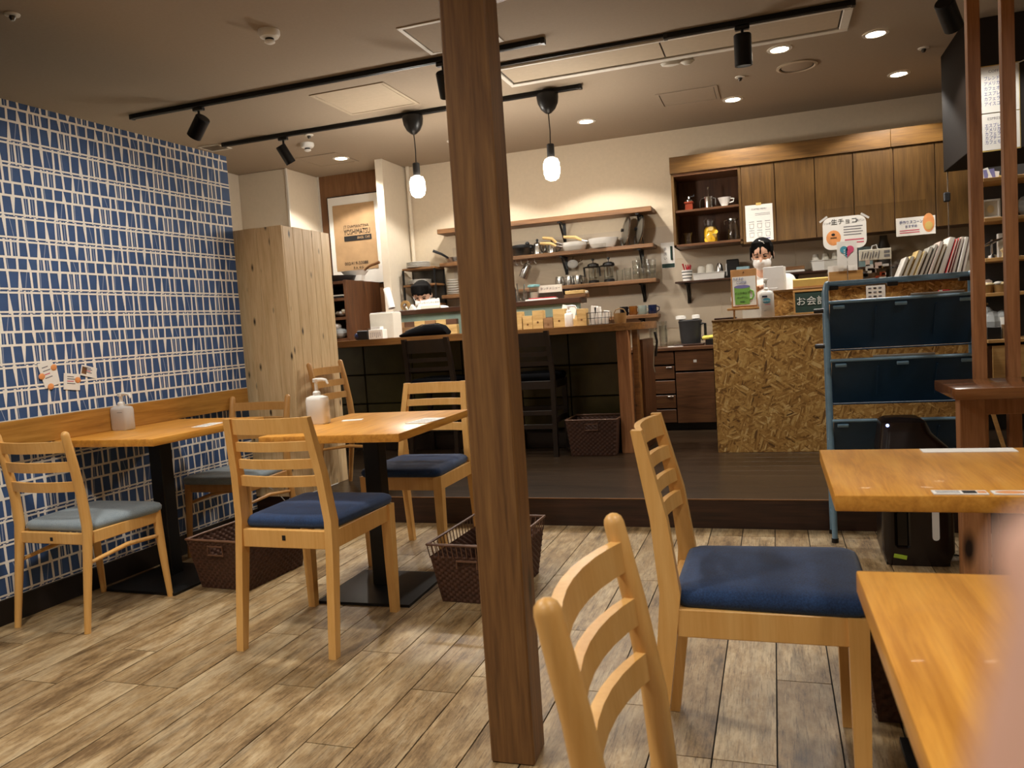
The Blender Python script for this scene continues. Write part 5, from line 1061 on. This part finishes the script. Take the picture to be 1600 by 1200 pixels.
t = thing('red_pack', 'small red and white pack behind the rack top right', 'pack', (1.03, 5.60, 1.0625)); MB().box(-.03, .03, -.02, .02, 0, .1, b=.002).build('pack', 'red_plastic', t); MB().box(-.03, -.012, -.0215, -.02, .0, .1).build('white_band', 'paper', t)

# ------------------------------------------------------------------ air purifier
ap = thing('air_purifier', 'dark brown glossy air purifier on the floor before the rack', 'air purifier', (.535, 3.66, 0))
def rr_ring(m, x0, x1, y0, y1, z, r, n=4, zr=None):
    P = []
    for cx, cy, a0 in ((x1-r, y1-r, 0), (x0+r, y1-r, 90), (x0+r, y0+r, 180), (x1-r, y0+r, 270)):
        for k in range(n+1):
            a = R_(a0+90*k/n); px_ = cx+r*math.cos(a); P.append((px_, cy+r*math.sin(a), z if zr is None else zr(px_, cy+r*math.sin(a))))
    return m.ring(P)
m = MB(); m.skin([rr_ring(m, *q) for q in ((-.12, .12, -.10, .12, .0, .03), (-.125, .125, -.105, .12, .02, .03), (-.135, .14, -.115, .125, .06, .035), (-.135, .14, -.115, .125, .46, .035), (-.134, .125, -.11, .125, .50, .04), (-.125, .07, -.085, .12, .555, .04), (-.12, .05, -.08, .11, .60, .03), (-.10, .03, -.06, .10, .612, .03))])
m.build('body', 'purifier_brown', ap, smooth=45)
MB().box(-.085, -.02, -.0, .014, 0, .065, T=Matrix.Translation((.02, -.092, .535)) @ Matrix.Rotation(R_(-25), 4, 'X'), b=.003).build('control_panel', 'purifier_dark', ap)
MB().lathe([(.006, 0), (.006, .004)], T=Matrix.Translation((-.1, -.083, .592)) @ RX, seg=12).build('led', 'led_glow', ap)
for k in range(2): MB().box(-.06+k*.004, -.025, -.002, .0005, .016+k*.014, .021+k*.014, T=Matrix.Translation((.02, -.092, .535)) @ Matrix.Rotation(R_(-25), 4, 'X')).build('printed_line', 'ink_grey', ap)
MB().box(-.09, -.03, -.1185, -.112, .08, .44, b=.012).build('intake_recess', 'purifier_dark', ap)
m = MB(); m.prism(rrect(.026, .26, .0125), 'Y', -.1195, -.114); o = m.build('white_strip', 'white_plastic', ap); o.location = (.065, 0, .245)
MB().box(-.095, -.045, -.1185, -.114, .035, .052, T=Matrix.Translation((-.07, 0, .043)) @ Matrix.Rotation(R_(10), 4, 'Y') @ Matrix.Translation((.07, 0, -.043)), b=.001).build('lime_sticker', 'lime_sticker', ap)
MB().box(-.12, .12, -.09, .11, .0, .012).build('foot', 'black_plastic', ap)
ca = MB().tube([(.0, 0, .006), (.08, -.03, .006), (.17, .0, .006), (.25, .08, .006)], .004, 6).build('power_cable', 'black_plastic', loc=(.68, 3.72, 0)); tag(ca, 'black cable on the floor beside the air purifier', 'cable')

# ------------------------------------------------------------------ right hand shelf unit
su = thing('shelf_unit', 'oak shelf unit with dark back behind the slim posts', 'shelf', (1.60, 6.3, PF))
MB().box(-.20, .4, .30, .32, 0, 1.95).build('back_panel', 'dark_grey', su); MB().box(-.20, -.18, 0, .30, 0, .62, b=.002).build('side_panel', 'cabinet_brown', su)
for z in (1.92, 1.645, 1.368, 1.125): MB().box(-.18, .4, 0, .30, z-.025-PF, z-PF, b=.002).build('shelf', 'light_oak', su)
MB().box(-.18, .4, -.04, .30, .775-PF, .80-PF, b=.002).build('cabinet_top', 'light_oak', su); MB().box(-.15, .4, -.02, .0, .17, .60, b=.002).build('cabinet_door', 'light_oak', su); MB().box(-.18, .4, 0, .30, .14, .6).build('cabinet_body', 'cabinet_brown', su); MB().box(-.18, .4, .05, .28, 0, .14).build('plinth', 'black_plastic', su)
def SU(x, y, z): return (x, y, z)
t = thing('paper_fan', 'white and purple printed sheets fanned on the top oak shelf', 'sheets', (1.47, 6.36, 1.9205))
for k in range(4): MB().box(-.05+k*.02, .02+k*.018, -.004, .004, 0, .08-.012*k, T=Matrix.Rotation(R_(-18+14*k), 4, 'Y') @ Matrix.Rotation(R_(-12), 4, 'X')).build('sheet', ('paper', 'mug_lip', 'paper', 'gold_paper')[k], t)
t = thing('shadow_box', 'small white box frame with an oval print on the second oak shelf', 'picture', (1.475, 6.36, 1.6455-.276+.0)); t.location.z = 1.6455-.0
t.location = (1.475, 6.36, 1.3685+.0); t['label'] = 'small white box frame with an oval print on the oak shelf'
for q in ((-.055, .055, 0, .012), (-.055, .055, .118, .13), (-.055, -.043, .012, .118), (.043, .055, .012, .118)): MB().box(q[0], q[1], -.02, .02, q[2], q[3], b=.001).build('frame', 'white_plastic', t)
MB().box(-.043, .043, .005, .01, .012, .118).build('mat_board', 'off_white', t); MB().ell((0, .003, .065), (.022, .003, .028)).build('oval_print', 'snack_cream', t)
t.location.z = 1.6455
t = thing('metal_plane', 'small silvery model on a stand on the third oak shelf', 'model', (1.48, 6.38, 1.3685)); MB().tube([(0, 0, 0), (0, 0, .13)], .008, 8).lathe([(.035, 0), (.03, .02), (.01, .03)], seg=14).build('stand', 'steel', t); MB().tube([(-.06, 0, .085), (0, 0, .11), (.07, 0, .135)], [.006, .012, .006], 8).build('body', 'steel', t); MB().tube([(.01, -.05, .11), (.01, .05, .115)], .004, 6).build('wing', 'steel', t)
t = thing('cream_figure', 'small cream figure with a white block on the third oak shelf', 'ornament', (1.555, 6.36, 1.3685)); MB().lathe([(.02, 0), (.015, .03), (.03, .05), (.01, .07)], seg=12).build('figure', 'snack_cream', t); MB().box(-.03, .04, .04, .08, .0, .17, b=.003).build('white_block', 'white_plastic', t)
for k, (x, lb) in enumerate(((1.44, 'open basket of wrapped snacks, left one on the lower oak shelf'), (1.535, 'open basket of wrapped snacks, right one on the lower oak shelf'))):
    t = thing('snack_basket', lb, 'basket', (x, 6.40, 1.1255), 0, 'snack baskets'); MB().lathe([(.045, 0), (.055, .055), (.052, .055), (.042, .006)], seg=14).build('basket', 'wicker_light', t)
    for j in range(5): MB().ell((.03*math.cos(j*1.3), .03*math.sin(j*1.3), .06+.006*(j % 2)), (.026, .02, .014), Matrix.Rotation(j*.9, 4, 'Z'), 8).build('snack', ('snack_cream', 'paper')[j % 2], t)
t = thing('snack_sign', 'white rounded card behind the snack baskets', 'card', (1.45, 6.47, 1.1255)); MB().prism([(-.04, 0), (.05, 0), (.05, .085), (.03, .1), (-.04, .09)], 'Y', -.002, .002).build('card', 'book_pink', t); text('NEW', .025, (.005, -.004, .06), 'ink_grey', t)
t = thing('grey_bag', 'large crumpled grey plastic bag on the oak cabinet', 'bag', (1.48, 6.42, .8005)); MB().ell((0, 0, .10), (.08, .08, .099), seg=10).ell((.06, -.02, .12), (.05, .06, .08), seg=8).ell((-.03, .02, .17), (.05, .05, .06), seg=8).build('bag', 'grey_bag', t, smooth=0)
bx = MB().box(-.045, .04, -.03, .03, 0, .085, b=.002).build('black_box', 'black_plastic', loc=(1.465, 6.31, .8005)); tag(bx, 'black box in front of the grey plastic bag', 'box')
bx = MB().box(-.02, .03, -.02, .02, 0, .10, b=.002).build('small_wood_box', 'block_b', loc=(1.535, 6.30, .8005)); tag(bx, 'small brown wooden box beside the black box on oak cabinet', 'box')
t = vessel('white_cup', 'white paper cup on the oak cabinet near the right slim post', 'cup', (1.545, 6.36, .8005), [(.022, 0), (.03, .15), (.027, .15), (.02, .004)], 'paper')
bx = MB().ell((0, 0, .07), (.06, .05, .069), seg=9).build('silver_bag', 'grey_bag', loc=(1.70, 6.40, 1.6455), smooth=0); tag(bx, 'silvery wrapped bag at the right edge on the oak shelf', 'bag')
t = thing('display_easel', 'small light wood easel leg frame behind the brown counter', 'easel', (1.0, 4.35, PF))
for a, b in (((-.05, 0, 0), (-.055, .02, .5)), ((.09, -.03, 0), (-.045, .0, .55)), ((.0, .16, 0), (-.045, .03, .55))): MB().tube([a, b], .012, 4).build('leg', 'light_oak', t, smooth=0)

# ------------------------------------------------------------------ people
def blob(name, items, vox, mat, parent, sm=4, T=None):
    m = MB()
    for it in items:
        if it[0] == 'e': m.ell(it[1], it[2], it[3] if len(it) > 3 else None, 16)
        else:
            _, a, b, ra, rb = it; a = Vector(a); b = Vector(b); d = (b-a)
            m.tube([a+d*f for f in (0, .25, .5, .75, 1)], [ra+(rb-ra)*f for f in (0, .25, .5, .75, 1)], 12); m.ell(a, (ra,)*3, None, 12); m.ell(b, (rb,)*3, None, 12)
    if T is not None: bmesh.ops.transform(m.bm, matrix=T, verts=m.bm.verts[:])
    o = m.build(name, mat, None, smooth=0)
    r = o.modifiers.new('r', 'REMESH'); r.mode = 'VOXEL'; r.voxel_size = vox
    s = o.modifiers.new('s', 'SMOOTH'); s.iterations = sm; s.factor = .5
    me = bpy.data.meshes.new_from_object(o.evaluated_get(bpy.context.evaluated_depsgraph_get())); me.name = name
    me.polygons.foreach_set('use_smooth', [True]*len(me.polygons)); old = o.data; o.modifiers.clear(); o.data = me; bpy.data.meshes.remove(old)
    o.parent = parent; return o
def hand_items(w_, d, up, side, s=1.0):
    w_, d, up, side = Vector(w_), Vector(d).normalized(), Vector(up).normalized(), Vector(side).normalized(); it = []
    it.append(('c', w_, w_+d*.05*s, .022*s, .026*s))
    for k, (o, L) in enumerate(((-.027, .062), (-.009, .07), (.009, .066), (.026, .052))):
        a = w_+d*.075*s+side*o*s; b = a+d*L*.55*s-up*.008*s; c = b+d*L*.35*s-up*.025*s
        it += [('c', w_+d*.03*s+side*o*.8*s, a, .013*s, .010*s), ('c', a, b, .0095*s, .0085*s), ('c', b, c, .0085*s, .007*s)]
    a = w_+d*.02*s-side*.03*s; b = a+d*.03*s-side*.022*s; it += [('c', w_+d*.01*s-side*.012*s, a, .015*s, .012*s), ('c', a, b, .012*s, .010*s), ('c', b, b+d*.028*s-up*.006*s, .010*s, .008*s)]
    return it
def person(label, loc, rz, headp, tilt, yw, hl, hr, shirt, hair_fn, zs=1.0, apron=None):
    p = thing('person', label, 'person', loc, rz)
    TH = Matrix.Translation(headp) @ Matrix.Rotation(R_(yw), 4, 'Z') @ Matrix.Rotation(R_(tilt), 4, 'X')
    hp = lambda v: TH @ Vector(v)
    it = [('e', hp((0, .01, .02)), (.076, .092, .092), TH.to_3x3().to_4x4()), ('e', hp((0, -.028, -.045)), (.058, .06, .068), TH.to_3x3().to_4x4()), ('c', hp((0, -.08, -.002)), hp((0, -.097, -.026)), .010, .013), ('c', hp((-.02, -.078, -.052)), hp((.02, -.078, -.052)), .009, .009), ('e', hp((0, -.066, -.095)), (.022, .02, .018))]
    for s in (-1, 1): it += [('e', hp((s*.077, .008, -.012)), (.010, .018, .03), TH.to_3x3().to_4x4())]
    sh = 1.165*zs
    it += [('c', hp((0, .025, -.06)), (0, .0, sh+.02), .052, .058), ('c', (-.14, .0, sh), (.14, 0, sh), .048, .048), ('e', (0, -.01, 1.05*zs), (.15, .098, .15)), ('e', (0, 0, .9*zs), (.135, .095, .13)), ('e', (0, 0, .78*zs), (.155, .105, .12))]
    for s, h_ in ((-1, hl), (1, hr)):
        S = Vector((s*.165, 0, sh-.005)); h_ = Vector(h_); E_ = (S+h_)/2+Vector((s*.09, .05, -.12)); d = (h_-E_).normalized()
        it += [('c', S, E_, .046, .036), ('c', E_, h_, .036, .025)] + hand_items(h_, d, (0, -.3, 1), Vector((0, 0, 1)).cross(d)*s, .95)
        it += [('c', (s*.08, 0, .76*zs), (s*.09, -.02, .42*zs), .078, .055), ('c', (s*.09, -.02, .42*zs), (s*.09, .02, .07), .053, .035), ('c', (s*.09, .03, .04), (s*.10, -.12, .032), .038, .03)]
    blob('body', it, .0075, 'skin', p)
    ct = [('c', (-.145, 0, sh), (.145, 0, sh), .058, .058), ('e', (0, -.01, 1.05*zs), (.166, .112, .162)), ('e', (0, 0, .9*zs), (.15, .108, .14)), ('e', (0, 0, .8*zs), (.17, .12, .09)), ('c', (0, .012, sh-.02), (0, .01, sh+.045), .075, .062)]
    for s, h_ in ((-1, hl), (1, hr)):
        S = Vector((s*.165, 0, sh-.005)); h_ = Vector(h_); E_ = (S+h_)/2+Vector((s*.09, .05, -.12)); ct.append(('c', S, S+(E_-S)*.72, .060, .056))
    blob('shirt', ct, .008, shirt, p)
    tr = [('e', (0, 0, .76*zs), (.168, .118, .12))]
    for s in (-1, 1): tr += [('c', (s*.08, 0, .74*zs), (s*.09, -.02, .42*zs), .088, .066), ('c', (s*.09, -.02, .42*zs), (s*.09, .02, .1), .064, .055)]
    blob('trousers', tr, .009, 'dark_cloth', p)
    for s in (-1, 1): blob('shoe', [('c', (s*.09, .04, .045), (s*.10, -.13, .038), .044, .036)], .009, 'black_plastic', p)
    if apron: m = MB(); m.box(-.13, .13, -.135, -.125, .5*zs, 1.1*zs, b=.004); m.build('apron', apron, p)
    hair_fn(p, TH)
    mk = blob('face_mask', [('e', (0, -.040, -.056), (.067, .064, .054)), ('e', (0, -.082, -.034), (.030, .026, .024))], .005, 'white_cloth', p, 3, TH)
    for s in (-1, 1):
        MB().tube([TH @ Vector(q) for q in ((s*.055, -.06, -.035), (s*.078, -.02, -.005), (s*.08, .012, .012))], .0022, 5).build('mask_loop', 'white_cloth', p)
        e = MB().ell(TH @ Vector((s*.031, -.0765, .008)), (.014, .006, .0045), TH.to_3x3().to_4x4(), 10).build('eye', 'hair', p); MB().tube([TH @ Vector(q) for q in ((s*.016, -.086, .026), (s*.033, -.083, .03), (s*.048, -.072, .024))], .003, 5).build('eyebrow', 'hair', p)
    return p
def hair_f(p, T):
    it = [('e', (0, .026, .034), (.085, .088, .086)), ('e', (0, .06, -.02), (.07, .06, .075))]
    for k in range(9):
        u = -1+k/4; it.append(('c', (u*.055, -.035, .10), (u*.066+.006*(k % 3-1), -.084+abs(u)*.038, .03-.016*(k % 2)+.012*(k == 3)), .013, .006))
    for s in (-1, 1): it += [('c', (s*.07, -.02, .06), (s*.082, -.025, -.035), .014, .006)]
    it += [('e', (0, .115, .03), (.035, .035, .035))]
    blob('hair', it, .006, 'hair', p, 3, T); MB().tube([T @ Vector(q) for q in ((-.01, -.03, .118), (.02, -.045, .112), (.03, -.06, .10))], .004, 6).build('hair_clip', 'steel', p)
def hair_m(p, T):
    it = [('e', (0, .022, .036), (.086, .092, .084)), ('e', (0, .06, -.01), (.07, .055, .07))]
    for k in range(9):
        u = -1+k/4; it.append(('c', (u*.06, -.03, .10), (u*.07, -.08+abs(u)*.035, .054-.01*(k % 2)), .02, .012))
    for s in (-1, 1): it.append(('c', (s*.075, .0, .05), (s*.08, -.01, .0), .014, .008))
    blob('hair', it, .006, 'hair', p, 3, T)
person('woman in white T-shirt and face mask looking down behind the cash counter', (-.05, 6.31, PF), 0, (-.01, -.06, 1.375), 24, -6, (-.07, -.26, 1.10), (.12, -.27, 1.02), 'white_cloth', hair_f)
person('dark haired man in face mask bowing behind the bar ledge', (-2.93, 6.45, PF), R_(8), (.02, -.17, 1.285), 34, 4, (-.14, -.24, .93), (.16, -.24, .93), 'white_cloth', hair_m, .97, 'dark_cloth')
# fingertip of the hand that holds the camera, close to the lens
def cw_(x, y, z): return Vector((0, 0, H)) + rt*x - dn*y - fwd*z
hnd = thing('hand', 'blurred fingertip of a hand at the right edge, closest of all', 'hand', cw_(.055, -.115, .01))
hb_ = cw_(.055, -.115, .01); q = lambda *a: cw_(*a)-hb_
it = [('c', q(.0375, -.0125, -.045), q(.0335, -.030, -.044), .0078, .0085), ('c', q(.0335, -.030, -.044), q(.034, -.054, -.036), .0085, .0095), ('c', q(.034, -.054, -.036), q(.044, -.085, -.010), .0095, .011)]
for k, (dx_, L) in enumerate(((.016, 1.0), (.033, .95), (.050, .8))):
    it += [('c', q(.047+dx_*.55, -.082-.004*k, .0), q(.040+dx_, -.055-.004*k, -.022), .0105, .009), ('c', q(.040+dx_, -.055-.004*k, -.022), q(.042+dx_, -.036-.012*(1-L)-.004*k, -.012), .009, .0085), ('c', q(.042+dx_, -.036-.004*k-.01*(1-L), -.012), q(.044+dx_, -.034-.006*k, .006), .008, .007)]
it += [('c', q(.046, -.085, .0), q(.050, -.13, .02), .014, .02), ('c', q(.07, -.088, .006), q(.062, -.13, .022), .014, .022), ('c', q(.050, -.125, .02), q(.07, -.20, .07), .023, .026), ('c', q(.048, -.12, .025), q(.03, -.095, .035), .014, .012), ('c', q(.03, -.095, .035), q(.026, -.07, .028), .011, .009), ('c', q(.07, -.20, .07), q(.10, -.30, .14), .026, .032)]
blob('skin', it, .0022, 'skin_hand', hnd, 4)
nl = MB().ell(q(.0375, -.0125, -.053), (.0045, .0045, .0045), None, 10).build('fingernail', 'skin_hand', hnd)
